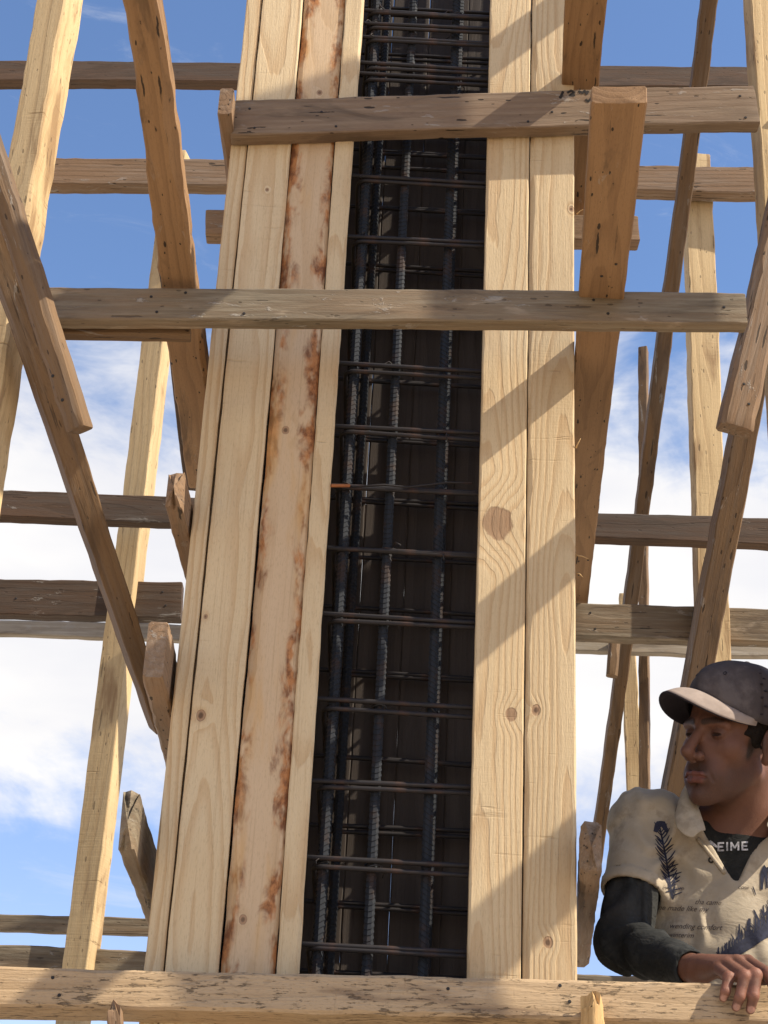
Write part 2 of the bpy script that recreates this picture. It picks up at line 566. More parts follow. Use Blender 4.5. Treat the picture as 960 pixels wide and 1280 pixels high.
def tube(pts, r, k=8, closed=False, radf=None):
    vs, fs = [], []
    n = len(pts)
    pts = [Vector(p) for p in pts]
    prev = None
    for i, p in enumerate(pts):
        if closed:
            t = (pts[(i + 1) % n] - pts[i - 1]).normalized()
        else:
            t = (pts[min(i + 1, n - 1)] - pts[max(i - 1, 0)]).normalized()
        if prev is None:
            a = t.orthogonal().normalized()
        else:
            a = (prev - t * prev.dot(t)).normalized()
        prev = a
        b = t.cross(a)
        rr = r if radf is None else radf(i)
        for j in range(k):
            an = 2 * math.pi * j / k
            vs.append(p + (a * math.cos(an) + b * math.sin(an)) * rr)
    for i in range(n if closed else n - 1):
        i2 = (i + 1) % n
        for j in range(k):
            j2 = (j + 1) % k
            fs.append((i * k + j, i * k + j2, i2 * k + j2, i2 * k + j))
    if not closed:
        fs.append(tuple(range(k))[::-1])
        fs.append(tuple((n - 1) * k + j for j in range(k)))
    return vs, fs


# ------------------------------------------------------------------ column formwork
YC = 2.90
TB = .026


def fx(x, y=1205):
    return at(x, y, YC).x


ZTOP = at(480, -190, YC).z
form = empty('column_formwork', 'tall square column form of fresh pale pine boards, open slot down its front', 'formwork',
             (fx(450), YC + .2, SLAB))
inv = Matrix.Translation(-form.location)


def fboard(name, x0, x1, mat, label=None, y=YC, T=TB, z0=SLAB + .002, z1=None, n=(0, -1, 0), gap=.0015, **kw):
    z1 = z1 or ZTOP
    cx = (x0 + x1) / 2
    P0, P1 = Vector((cx, y, z0)), Vector((cx, y, z1))
    o = plank(name, label, None, mat, P0, P1, 0, T, n, W=(x1 - x0) - 2 * gap, parent=None, **kw)
    for k in ('label', 'category', 'kind'):
        if k in o:
            del o[k]
    if label:
        o['label'] = label
    mw = o.matrix_world.copy()
    o.parent = form
    o.matrix_world = mw
    o.matrix_parent_inverse = inv
    return o


def kn(px_, py_, x0, x1, rad, dk):
    """photo pixel of a knot -> local (along, across) of a vertical board"""
    P = at(px_, py_, YC)
    cx = (x0 + x1) / 2
    return (P.z - SLAB - .002, -(cx - P.x) * -1 if False else (P.x - cx) * VSGN, rad, dk)


# local v axis of a vertical board whose normal is -Y: n x u = (0,-1,0)x(0,0,1) = (-1,0,0)
VSGN = -1.0
X = [fx(180), fx(206), fx(275), fx(345), fx(376), fx(583, 1215), fx(652, 1218), fx(722, 1220)]


def kmat(name, x0, x1, ks, **kw):
    return wood(name, PINE_L, PINE_D, knots=[kn(a, b, x0, x1, r_, d) for a, b, r_, d in ks], **kw)


base_kw = dict(ring=115, ramt=.48, fiber=.34, bump=.7, hue=.07, saw=.4)
mA = kmat('pine_left', X[1], X[2], ((251, 895, .0085, 1), (257, 771, .004, .9), (334, 238, .004, .8)), **base_kw)
mE = kmat('pine_right_inner', X[5], X[6], ((622, 654, .028, .55), (639, 893, .011, .6)), **base_kw)
mF = kmat('pine_right_outer', X[6], X[7], ((670, 888, .0085, 1), (685, 1178, .0085, 1), (714, 262, .006, 1)),
          **dict(base_kw, saw=.65))
fboard('board', X[0], X[1], M['pine'], 'narrow edge strip of the left side panel', T=.38, z1=ZTOP - .02)
fboard('board', X[1], X[2], mA, 'plain pale board with round knots', y=YC - .002, wane_l=.002, edge=.0012)
fboard('board', X[2], X[3], M['wane'], 'wavy board with red-brown bark stains along both edges', y=YC - .001, wane_r=.016, wane_l=.006, rough=.003,
       wfreq=5, seg=.025)
fboard('board', X[3], X[4], kmat('pine_slot', X[3], X[4], ((396, 246, .004, 1),), **dict(base_kw, saw=.5)), 'narrow lit board beside the slot',
       y=YC - .006, wane_l=.004, rough=.002, seg=.025)
fboard('board', X[5], X[6], mE, 'board with one large round knot', rough=.0012)
fboard('board', X[6], X[7], mF, 'outer board with bark-edged right side', y=YC - .001, wane_r=.008, wfreq=9, seg=.025)
# right side panel and rear panel
YR = YC + .40
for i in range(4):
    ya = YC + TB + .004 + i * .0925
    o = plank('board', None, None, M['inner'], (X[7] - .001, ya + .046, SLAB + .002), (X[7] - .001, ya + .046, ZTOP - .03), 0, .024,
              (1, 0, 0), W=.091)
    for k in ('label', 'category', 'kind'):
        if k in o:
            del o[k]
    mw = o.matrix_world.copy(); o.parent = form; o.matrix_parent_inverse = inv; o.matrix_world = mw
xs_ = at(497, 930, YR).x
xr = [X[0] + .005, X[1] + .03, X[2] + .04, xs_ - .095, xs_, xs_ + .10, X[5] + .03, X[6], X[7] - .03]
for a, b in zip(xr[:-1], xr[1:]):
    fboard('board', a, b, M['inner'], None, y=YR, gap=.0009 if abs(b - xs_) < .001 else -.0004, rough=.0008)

for (xa, ya, xb, yb) in ((721, 694, 736, 699), (722, 716, 729, 722), (719, 36, 723, 70), (721, 560, 726, 548), (722, 268, 729, 262)):
    A_, B_ = at(xa - 1, ya, YC + .003), at(xb, yb, YC - .006)
    vs, fs = tube([A_, A_.lerp(B_, .5) + Vector((0, -.002, .001)), B_], .0016, 5, False, lambda i: (.0018, .0012, .0004)[i])
    o = link('splinter', mesh_from('splinter', [v - form.location for v in vs], fs, True, 0), M['fresh'], form)

# ------------------------------------------------------------------ rebar cage
cage = empty('rebar_cage', 'dark steel reinforcing cage of ribbed bars and square ties inside the column form', 'rebar cage',
             (fx(470), YC + .2, SLAB))


LB = ZTOP + .25 - SLAB
pz_, rad_ = [], []
z = 0
while z < LB:
    for dz_, rr in ((0, .0090), (.004, .0090), (.0055, .0102), (.0072, .0102)):
        pz_.append((0, 0, z + dz_)); rad_.append(rr)
    z += .0105
vs, fs = tube(pz_, .009, 8, False, lambda i: rad_[i])
# ribs run at a slant round the bar
vs = [Vector((v.x, v.y, v.z + v.x * .75)) for v in vs]
bar_me = mesh_from('rebar', vs, fs, True, 25)
bar_me.materials.append(M['rebar'])
YF = YC + TB + .034
YB = YR - .045
bx = [fx(393) + .002, fx(460), fx(531), fx(612), fx(690)]
spots = [(x, YF, .0) for x in bx[:4]] + [(bx[0] + .016, YB, .05), (bx[1] * YB / YF, YB, .05), (bx[2] * YB / YF + .004, YB, .05), (bx[3], YB, .05)] + \
        [(bx[0] - .0, (YF + YB) / 2 - .05, .03), (X[2], YF, 0), (X[2], YB, 0),
         (X[1] + .06, YF, 0), (X[1] + .06, YB, 0), (bx[4], YF, 0), (bx[4], YB, 0), (X[1] + .06, YF + .12, 0), (bx[4], YF + .15, 0)]
bar0 = None
for i, (x, y, dz_) in enumerate(spots):
    o = bpy.data.objects.new('vertical_bar', bar_me) if bar0 is None else bar0.copy()
    bar0 = bar0 or o
    C.objects.link(o)
    o.parent = cage
    o.location = Vector((x, y, SLAB + dz_)) - cage.location
    o.rotation_euler = (random.Random(i).uniform(-.0015, .0015), random.Random(i + 50).uniform(-.0015, .0015), i * 1.3)


def rect_loop(x0, x1, y0, y1, rc=.02, k=5):
    pts = []
    for cx, cy, a0 in ((x1 - rc, y1 - rc, 0), (x0 + rc, y1 - rc, 90), (x0 + rc, y0 + rc, 180), (x1 - rc, y0 + rc, 270)):
        for j in range(k):
            a = R(a0 + 90 * j / (k - 1))
            pts.append((cx + rc * math.cos(a), cy + rc * math.sin(a), 0))
    return pts


cx0, cy0 = cage.location.x, cage.location.y
sx0, sx1 = X[1] + .045, bx[4] + .014
pts = rect_loop(sx0 - cx0, sx1 - cx0, YF - .0145 - cy0, YB + .0145 - cy0)
vs, fs = tube(pts, .0048, 6, True)
st_me = mesh_from('stirrup', vs, fs, True, 0)
st_me.materials.append(M['stirrup'])
pts = rect_loop(bx[0] - .016 - cx0, bx[3] + .016 - cx0, YF - .0145 - cy0, YB + .0145 - cy0)
vs, fs = tube(pts, .0045, 6, True)
st2_me = mesh_from('stirrup_inner', vs, fs, True, 0)
st2_me.materials.append(M['stirrup'])
rg = random.Random(3)
sy = [1390, 1286, 1182, 1080, 979, 882, 771, 687, 608, 537, 457, 378, 297, 225, 150, 96, 79, 50, 30, 13, -20, -50, -108]
st0 = st20 = None
for i, y in enumerate(sy):
    P = at(480, y, YF - .014)
    o = bpy.data.objects.new('stirrup', st_me) if st0 is None else st0.copy()
    st0 = st0 or o
    C.objects.link(o)
    o.parent = cage
    o.location = (0, 0, P.z - SLAB)
    o.rotation_euler = (rg.uniform(-.04, .03), rg.uniform(-.012, .012), 0)
    o = bpy.data.objects.new('stirrup', st2_me) if st20 is None else st20.copy()
    st20 = st20 or o
    C.objects.link(o)
    o.parent = cage
    o.location = (0, -.001, P.z - SLAB - rg.uniform(.008, .013))
    o.rotation_euler = (rg.uniform(-.05, .04), rg.uniform(-.02, .02), 0)
# binding wire twists on the crossings
ring = [(.0125 * math.cos(a), .0125 * math.sin(a), .004 * math.sin(2 * a)) for a in np.linspace(0, 6.283, 13)[:-1]]
vs, fs = tube(ring, .0016, 5, True)
v2, f2 = tube([(.011, -.004, 0), (.018, -.010, .004), (.021, -.016, -.004), (.026, -.014, -.012)], .0014, 5)
off = len(vs)
tw_me = mesh_from('tie_wire', vs + v2, fs + [tuple(i + off for i in f) for f in f2], True, 0)
tw_me.materials.append(M['wire'])
tw0 = None
for i, y in enumerate(sy[1:-1]):
    for j, x in enumerate(bx[:3]):
        if rg.random() < .45:
            continue
        o = bpy.data.objects.new('tie_wire', tw_me) if tw0 is None else tw0.copy()
        tw0 = tw0 or o
        C.objects.link(o)
        o.parent = cage
        o.location = Vector((x, YF, at(480, y, YF).z - .006)) - cage.location
        o.rotation_euler = (rg.uniform(-.4, .4), rg.uniform(-.4, .4), rg.uniform(0, 6.28))
        s_ = rg.uniform(.9, 1.25)
        o.scale = (s_, s_, s_)
# rusty through-wire
P0, P1 = at(414, 607, YC - .002), at(437, 607, YC + .012)
vs, fs = tube([P0, P0.lerp(P1, .5), P1], .0035, 8)
o = link('rusty_pin', mesh_from('rusty_pin', vs, fs, True, 40), M['rust'])
tag(o, 'short rusty orange pin crossing the slot edge of the column form', 'pin')
vs, fs = tube([at(436, 609, YC + .02), at(480, 606, YC + .03), at(510, 609, YC + .035), at(560, 603, YC + .03), at(590, 604, YC + .03)], .0022, 6)
o = link('binding_wire', mesh_from('binding_wire', vs, fs, True, 0), M['stirrup'])
o.parent = cage
o.matrix_parent_inverse = Matrix.Translation(-cage.location)

# ------------------------------------------------------------------ horizontal boards at the front
YX = 2.69
g_led = 'horizontal scaffold boards around the column'
P0, P1 = at(54, 378, YX), at(934, 386, YX)
plank('plank', 'grey weathered crossbar across the column, carrying the two brown joists', 'plank', M['grey'], P0, P1, 48, .034, n=(0, -1, .02), group=g_led,
      rough=.003, bow=.003)
ZJ = at(500, 360, YX).z
plank('plank', 'thin brown board under the left end of the grey crossbar', 'plank', M['brace'], at(40, 409, YX + .045), at(237, 412, YX + .045), 15, .03, group=g_led)
P0, P1 = at(288, 145, 2.858), at(947, 129, 2.858)
upl = plank('plank', 'dusty brown board nailed on the column top with black handwriting', 'plank', M['dusty'], P0, P1, 57, .038, n=(0, -1, .0), group=g_led,
            rough=.0035, taper=(.95, 1.04))
# handwriting in black marker on the upper board
marks = [[(700, 123), (704, 114), (706, 110)], [(705, 111), (712, 110), (719, 109)], [(709, 116), (714, 113), (718, 116), (712, 119), (719, 119)],
         [(722, 110), (725, 116), (727, 111), (730, 109)], [(727, 117), (731, 113), (733, 118), (736, 112)],
         [(739, 109), (742, 115), (740, 122), (735, 127), (732, 124)]]
vs, fs = [], []
for st in marks:
    pts = []
    for a, b in zip(st[:-1], st[1:]):
        for t in np.linspace(0, 1, 5)[:-1]:
            pts.append((a[0] + (b[0] - a[0]) * t, a[1] + (b[1] - a[1]) * t))
    pts.append(st[-1])
    bvh = BVHTree.FromPolygons([upl.matrix_world @ v.co for v in upl.data.vertices], [p.vertices[:] for p in upl.data.polygons])
    P = []
    for q in pts:
        d = ray(*q).normalized()
        hit = bvh.ray_cast(CAM, d)[0]
        if hit is not None:
            P.append(hit - d * .0012)
    base = len(vs)
    for i, p in enumerate(P):
        t = (P[min(i + 1, len(P) - 1)] - P[max(i - 1, 0)]).normalized()
        s_ = t.cross(Vector((0, -1, 0))).normalized() * .0028
        vs += [p + s_, p - s_]
    for i in range(len(P) - 1):
        b = base + 2 * i
        fs.append((b, b + 1, b + 3, b + 2))
hw_ = link('handwriting', mesh_from('handwriting', vs, fs, False), M['ink'])
hw_.parent = upl
hw_.matrix_parent_inverse = upl.matrix_world.inverted()

# bottom beam
P0, P1 = at(-110, 1229, 2.822), at(1080, 1258, 2.822)
plank('rail', 'thick rough pale beam along the bottom, under the man\'s hand', 'beam', M['beam'], P0, P1, 51, .078, n=(0, -1, .14),
      rough=.0035, edge=.004, seg=.03)

# ------------------------------------------------------------------ near posts and braces
def vpost(name, label, mat, x, y, Y, Wpx, T, n, ztop=None, zbot=SLAB + .002, cat='post', group='upright scaffold posts', **kw):
    P = at(x, y, Y)
    W = Wpx * mpp(P)
    return plank(name, label, cat, mat, (P.x, P.y, zbot), (P.x, P.y, ztop), 0, T, n, W=W, group=group, **kw)


vpost('post', 'thick pale sawn post at the left edge, its right side glowing in sun', M['post'], 52, 60, 2.72, 38, .085, (-.22, -1, 0),
      ztop=at(50, -220, 2.72).z, rough=.004, wane_l=.006)
vpost('post', 'pale sawn post at the top right corner where the dusty board ends', M['post'], 966, 100, 3.02, 44, .055, (.1, -1, 0),
      ztop=at(950, -220, 3.02).z, rough=.003)
g_br = 'slanting timber braces'
plank('brace', 'long brown brace slanting down to the column from the left edge', 'brace', M['brace'], at(-38, 180, 2.42), at(206, 914, 3.22), 31, .05, n=(.25, -1, -.1),
      group=g_br, rough=.003, taper=(1.3, .78))
plank('brace', 'short angle-cut brace lapped on the long left brace', 'brace', M['brace'], at(-49, 110, 2.36), at(90, 536, 2.50), 30, .042, n=(-.42, -1, -.2),
      group=g_br, rough=.004, wane_l=.003, wane_r=.004, taper=(1.15, .85), edge=.005)
plank('brace', 'long brown brace slanting down behind the man\'s cap', 'brace', M['brace'], at(1010, 120, 2.99), at(845, 1010, 3.60), 31, .05, n=(.15, -1, -.1),
      group=g_br, rough=.003, taper=(1.1, .9))
plank('brace', 'short rounded brace lapped on the right brace at the frame edge', 'brace', M['old'], at(1003, 170, 2.935), at(924, 533, 2.96), 42, .045, n=(.1, -1, -.15),
      group=g_br, rough=.004, edge=.007)

# ------------------------------------------------------------------ joists (run towards the camera, seen from below)
g_j = 'joists reaching out over the crossbar'


def joist(label, pa, pb, wa, wb, Z, T, mat, ext=0.0, name='joist', **kw):
    Pa, Pb = atz(*pa, Z), atz(*pb, Z)
    Wa, Wb = wa * mpp(Pa), wb * mpp(Pb)
    return plank(name, label, 'joist', mat, Pa, Pb, 0, T, (0, 0, -1), W=(Wa + Wb) / 2, taper=(2 * Wa / (Wa + Wb), 2 * Wb / (Wa + Wb)), group=g_j, **kw)


joist('crooked brown joist over the crossbar left of the column', (157, -110), (258, 612), 40, 44, ZJ, .042, M['joist'], rough=.006, wane_r=.012, wfreq=3)
joist('dark joist half hidden behind the crooked left joist', (222, 405), (246, 614), 34, 30, ZJ + .036, .03, M['darkold'])
joist('brown joist right of the column with its sawn end towards us', (774, 130), (716, 758), 66, 37, ZJ, .034, M['joist'], rough=.002)
PZ = at(733, 108, 2.9)
joist('short brown joist above the dusty board at the column corner', (741, -120), (712, 312), 62, 34, PZ.z, .034, M['joist'], rough=.003)

# ------------------------------------------------------------------ boards behind the column
Yd = (ZJ - CAM.z) / ray(840, 752).z * ray(840, 752).y
YA, YB2, YCc, YE = 4.36, 4.06, 3.98, 4.55
ld = [('dark board, uppermost of those behind the column', (-60, 87), (1010, 96), YA, 31, 'darkold', .05),
      ('tan board across behind the column, second from the top', (-60, 212), (1010, 226), YB2, 39, 'old', .05),
      ('brown board behind the column at the height of the man\'s left brace', (-60, 627), (1020, 667), YCc, 35, 'darkold', .045),
      ('dark grey board on the left whose sawn end stops short of the column', (-80, 743), (227, 750), Yd, 46, 'darkold', .045),
      ('grey green board on the right that carries the far end of the joist', (716, 773), (1030, 783), Yd, 45, 'grey', .045),
      ('narrow pale grey board below the two wider grey ones', (-60, 782), (1020, 811), YE, 20, 'palegrey', .03),
      ('thin grey board low at the left, upper of two', (-80, 1151), (420, 1165), 4.5, 19, 'grey', .03),
      ('grey board low at the left just above the rough beam', (-80, 1193), (1020, 1243), 4.2, 26, 'grey', .04)]
for lab, a, b, Y, wpx, mt, T in ld:
    plank('plank', lab, 'plank', M[mt], at(*a, Y), at(*b, Y), wpx, T, group=g_led, rough=.004)
plank('plank', 'short-ended board clamped across the back of the column form', 'plank', M['old'], at(257, 276, YR + TB + .004), at(798, 285, YR + TB + .004), 38, .045,
      group=g_led, rough=.002)

# ------------------------------------------------------------------ posts behind
vpost('post', 'pale post far left with a sunlit right edge and shadow bands', M['post'], 144, 800, 4.16, 31, .07, (-.24, -1, 0),
      ztop=at(213, 188, 4.16).z, rough=.004, wane_l=.002, edge=.0012)
vpost('post', 'pale sawn post behind the man\'s brace on the right', M['post'], 880, 420, 4.12, 37, .05, (.06, -1, 0),
      ztop=at(880, 192, 4.12).z, rough=.004)
plank('brace', 'thin brown pole slanting from the top right down past the column', 'brace', M['brace'], at(908, -140, 3.2), at(745, 1080, 4.95), 17, .05, n=(.0, -1, 0),
      group=g_br, rough=.004, taper=(1.15, .9))
Pk = at(796, 700, 4.62)
plank('post', 'slim grey post with a free top end right of the column', 'post', M['brace'], (Pk.x - .03, Pk.y, SLAB + .002), at(803, 433, 4.62), 13, .04, (-.3, -1, 0),
      group='upright scaffold posts', rough=.003)
Pl = at(790, 880, 4.78)
plank('post', 'slim pale post just behind the slim grey post', 'post', M['post'], (Pl.x + .05, Pl.y, SLAB + .002), at(784, 741, 4.78), 19, .04, (-.1, -1, 0),
      group='upright scaffold posts', rough=.003)
plank('brace', 'short round-ended offcut lapped on the thin slanting pole', 'brace', M['brace'], at(770, 790, 4.42), at(766, 843, 4.42), 15, .03, group=g_br, edge=.006)

# ------------------------------------------------------------------ side clamps: short boards on edge along both flanks of the form
g_c = 'board ends clamped along the column flanks'


def clampb(label, near, far, Y, wpx, hpx, mat, end='saw', more=1.35, **kw):
    Pa = at(*near, Y)
    Pb = atz(*far, Pa.z)
    Pb = Pa + (Pb - Pa) * more
    return plank('clamp_board', label, 'board', mat, Pa, Pb, 0, hpx * mpp(Pa), (0, 0, -1), W=wpx * mpp(Pa), group=g_c, end0=end, seg=.03, **kw)


clampb('small worn board end at the top left of the dusty board', (280, 143), (288, 208), 2.80, 17, 42, M['old'], edge=.004)
clampb('splintered board end on the column\'s left flank above the dark grey plank', (217, 632), (236, 712), 2.78, 20, 46, M['old'], 'broken', rough=.004)
clampb('grey cracked round board end at the foot of the long left brace', (190, 848), (213, 940), 2.78, 26, 76, M['old'], 'saw', edge=.004, rough=.003)
clampb('dark chipped board end on the column\'s left flank, lowest of them', (158, 1062), (188, 1142), 2.78, 21, 74, M['grey'], 'broken', rough=.003, edge=.003)
clampb('crumbly board end between the column and the man\'s elbow', (739, 1088), (728, 1200), 2.80, 25, 62, M['old'], 'broken', 1.1, rough=.004, edge=.007)
plank('stake', 'bright splintered stake end before the rough beam, right of the column', 'stake', M['fresh'], at(754, 1345, 2.78), at(748, 1252, 2.78), 25, .035, n=(.5, -1, 0),
      end1='broken', seg=.008, rough=.009, wane_l=.008, wane_r=.01, wfreq=20, group='splintered stakes in front of the rough beam')
plank('stake', 'small dark stake end before the rough beam, left of the column', 'stake', M['old'], at(150, 1345, 2.78), at(143, 1264, 2.78), 17, .03,
      end1='broken', seg=.01, rough=.004, group='splintered stakes in front of the rough beam')

# nail heads where boards are fixed
vs_, fs_ = tube([(0, 0, -.004), (0, 0, .0006), (0, 0, .0016)], .003, 9, False, lambda i: (.003, .003, .0023)[i])
nail_me = mesh_from('nail', vs_, fs_, True, 30)
nail_me.materials.append(M['wire'])


def nails(ob, pts):
    mw = ob.matrix_world.copy()
    bvh = BVHTree.FromPolygons([mw @ v.co for v in ob.data.vertices], [q.vertices[:] for q in ob.data.polygons])
    for (x, y) in pts:
        d = ray(x, y).normalized()
        hit, nrm, _, _ = bvh.ray_cast(CAM, d)
        if hit is None:
            continue
        o_ = bpy.data.objects.new('nail', nail_me)
        C.objects.link(o_)
        o_.parent = ob
        m_ = Matrix.Translation(hit) @ nrm.to_track_quat('Z', 'Y').to_matrix().to_4x4()
        o_.matrix_local = mw.inverted() @ m_


named = {o_['label']: o_ for o_ in C.objects if 'label' in o_}
pick = lambda t: next(o_ for l_, o_ in named.items() if t in l_)
nails(pick('grey weathered crossbar'), [(189, 371), (196, 390), (232, 366), (742, 375), (760, 392), (771, 372), (905, 384), (305, 392)])
nails(upl, [(312, 136), (318, 160), (690, 140), (660, 152), (925, 120), (932, 147), (402, 140), (420, 158)])
nails(pick('thick rough pale beam'), [(66, 1222), (74, 1244), (560, 1236), (700, 1232), (712, 1252)])
nails(pick('grey green board'), [(738, 766), (744, 786), (890, 776)])
nails(pick('dark grey board on the left'), [(203, 740), (207, 757), (20, 748)])
nails(pick('short angle-cut brace'), [(66, 470), (78, 500)])
nails(pick('short rounded brace'), [(930, 480), (936, 505)])
nails(pick('brown joist right of the column'), [(770, 330), (752, 345), (735, 700)])

# joists of the same deck beyond the right and top edge of the frame (their shadows cross the column)
xe = X[7]


def shadow_joist(label, band_y, Z, Yfar, Ynear, wd=.095, T=.034):
    zb = at(719, band_y, YC).z                      # height of the shadow's middle on the column's right edge
    xj = xe + (Z - zb) * SUN.x / SUN.z
    return plank('joist', label, 'joist', M['joist'], (xj, Ynear, Z), (xj - .02, Yfar, Z), 0, T, (0, 0, -1), W=wd, group=g_j)


shadow_joist('joist over the crossbar beyond the right post', 705, ZJ, 2.79, 1.9)
shadow_joist('high joist over the top of the form', 12, at(480, -170, YC).z, 2.8, 1.9, .08)
shadow_joist('far right joist past the right post', 1095, ZJ, 2.74, 1.5, .14)

# unseen upright board added right of the frame to shade the form's left half
plank('post', 'unseen broad upright board added to shade the left of the form', 'post', M['post'], (1.18, 2.38, SLAB + .002), (1.18, 2.38, at(420, 150, YC).z + 1.52), 0, .04,
      (.35, -1, 0), W=.25, group='upright scaffold posts')

# ------------------------------------------------------------------ the man: distance fields turned into one smooth surface
def V3(p):
    return np.array(p, dtype=np.float32)


def smin(a, b, k):
    h = np.clip(.5 + .5 * (b - a) / k, 0, 1)
    return b + (a - b) * h - k * h * (1 - h)


def smax(a, b, k):
    return -smin(-a, -b, k)


def sph(p, c, r):
    return np.linalg.norm(p - V3(c), axis=1) - r


def ell(p, c, r):
    q = (p - V3(c)) / V3(r)
    k0 = np.linalg.norm(q, axis=1)
    k1 = np.linalg.norm(q / V3(r), axis=1)
    return k0 * (k0 - 1) / np.maximum(k1, 1e-6)


def cap_(p, a, b, ra, rb=None):
    rb = ra if rb is None else rb
    a, b = V3(a), V3(b)
    ab = b - a
    t = np.clip(((p - a) @ ab) / (ab @ ab), 0, 1)
    return np.linalg.norm(p - (a + t[:, None] * ab), axis=1) - (ra + (rb - ra) * t)


def chain(p, pts, k=.006):
    d = None
    for (a, ra), (b, rb) in zip(pts[:-1], pts[1:]):
        q = cap_(p, a, b, ra, rb)
        d = q if d is None else smin(d, q, k)
    return d


def axis(lo, hi, h, fine=()):
    """grid coordinates, closer together inside the fine ranges"""
    out, x = [lo], lo
    while x < hi:
        st = h
        for a, b, hf_ in fine:
            if a <= x <= b:
                st = min(st, hf_)
        x += st
        out.append(x)
    return np.array(out, np.float32)


def surface(f, lo, hi, h, B=10, margin=1.7, fine=((), (), ())):
    ax_ = []
    for k in range(3):
        g_ = axis(float(lo[k]), float(hi[k]), h, fine[k])
        extra = (-len(g_)) % B
        ax_.append(np.concatenate((g_, g_[-1] + h * np.arange(1, extra + 1))).astype(np.float32))
    n = np.array([len(g_) for g_ in ax_])
    vals = np.full(n, 1.0, np.float32)
    nb = n // B
    bi = np.stack(np.meshgrid(*[np.arange(k) for k in nb], indexing='ij'), -1).reshape(-1, 3)
    e0 = np.stack([ax_[k][bi[:, k] * B] for k in range(3)], 1)
    e1_ = np.stack([ax_[k][bi[:, k] * B + B - 1] for k in range(3)], 1)
    cen = ((e0 + e1_) / 2).astype(np.float32)
    rad = np.linalg.norm(e1_ - e0, axis=1) / 2 + h
    dc = np.concatenate([f(cen[i:i + 60000]) for i in range(0, len(cen), 60000)])
    near = np.abs(dc) < rad * margin
    for b, d in zip(bi[~near], dc[~near]):
        if d < 0:
            vals[b[0] * B:(b[0] + 1) * B, b[1] * B:(b[1] + 1) * B, b[2] * B:(b[2] + 1) * B] = -1
    loc = np.stack(np.meshgrid(*[np.arange(B)] * 3, indexing='ij'), -1).reshape(-1, 3)
    nbk = bi[near]
    step = 80
    for i in range(0, len(nbk), step):
        bb = nbk[i:i + step]
        idx = (bb[:, None, :] * B + loc[None]).reshape(-1, 3)
        d = f(np.stack([ax_[k][idx[:, k]] for k in range(3)], 1))
        vals[idx[:, 0], idx[:, 1], idx[:, 2]] = d
    s = vals < 0
    a = s[:-1, :-1, :-1].astype(np.uint8)
    cnt = a.copy()
    offs_ = [(0, 0, 0), (1, 0, 0), (0, 1, 0), (1, 1, 0), (0, 0, 1), (1, 0, 1), (0, 1, 1), (1, 1, 1)]
    N = np.array(s.shape) - 1
    for o_ in offs_[1:]:
        cnt += s[o_[0]:o_[0] + N[0], o_[1]:o_[1] + N[1], o_[2]:o_[2] + N[2]]
    cells = np.argwhere((cnt > 0) & (cnt < 8))
    cv = np.stack([vals[cells[:, 0] + o_[0], cells[:, 1] + o_[1], cells[:, 2] + o_[2]] for o_ in offs_], 1)
    acc = np.zeros((len(cells), 3)); num = np.zeros(len(cells))
    O = np.array(offs_, float)
    for i in range(8):
        for j in range(i + 1, 8):
            if np.abs(O[i] - O[j]).sum() != 1:
                continue
            va, vb = cv[:, i], cv[:, j]
            m_ = (va < 0) != (vb < 0)
            t = np.where(m_, va / np.where(m_, va - vb, 1), 0)
            acc += np.where(m_[:, None], O[i] + (O[j] - O[i]) * t[:, None], 0)
            num += m_
    fr = cells + acc / num[:, None]
    verts = np.stack([np.interp(fr[:, k], np.arange(n[k]), ax_[k]) for k in range(3)], 1)
    cid = np.full(N, -1, np.int32)
    cid[cells[:, 0], cells[:, 1], cells[:, 2]] = np.arange(len(cells))
    quads = []
    for ax in range(3):
        b1, b2 = (ax + 1) % 3, (ax + 2) % 3
        sl0 = [slice(1, -1)] * 3; sl1 = [slice(1, -1)] * 3
        sl0[ax] = slice(0, -1); sl1[ax] = slice(1, None)
        A, Bq = s[tuple(sl0)], s[tuple(sl1)]
        E = np.argwhere(A != Bq)
        if len(E) == 0:
            continue
        flip = A[E[:, 0], E[:, 1], E[:, 2]]
        base = E.copy()
        for q in range(3):
            if q != ax:
                base[:, q] += 1
        c = []
        for d1, d2 in ((-1, -1), (0, -1), (0, 0), (-1, 0)):
            k = base.copy()
            k[:, b1] += d1; k[:, b2] += d2
            c.append(cid[k[:, 0], k[:, 1], k[:, 2]])
        q = np.stack(c, 1)
        q[~flip] = q[~flip][:, ::-1]
        quads.append(q)
    quads = np.concatenate(quads)
    quads = quads[(quads >= 0).all(1)]
    return verts, quads


def np_mesh(name, verts, quads):
    me = bpy.data.meshes.new(name)
    me.vertices.add(len(verts)); me.vertices.foreach_set('co', np.asarray(verts, np.float32).ravel())
    me.loops.add(len(quads) * 4); me.loops.foreach_set('vertex_index', quads.astype(np.int32).ravel())
    me.polygons.add(len(quads))
    me.polygons.foreach_set('loop_start', np.arange(0, len(quads) * 4, 4, dtype=np.int32))
    me.update(calc_edges=True)
    me.validate()
    me.shade_smooth()
    return me


def vnormals(me):
    a = np.zeros(len(me.vertices) * 3, np.float32)
    me.vertices.foreach_get('normal', a)
    return a.reshape(-1, 3)


def A3(x, y, Y):
    return np.array(at(x, y, Y))


# head frame: turned to his right, a little down
HS = 1.06
ha, hp, hr = R(53), R(3), R(12)
hf = np.array((-math.sin(ha) * math.cos(hp), -math.cos(ha) * math.cos(hp), -math.sin(hp)))
hl = np.array((math.cos(ha), -math.sin(ha), 0.0))
hu = np.cross(hf, hl)
hl, hu = hl * math.cos(hr) - hu * math.sin(hr), hu * math.cos(hr) + hl * math.sin(hr)
HC = A3(917, 933, 3.17)
HM = np.stack((hf, hl, hu), 0)


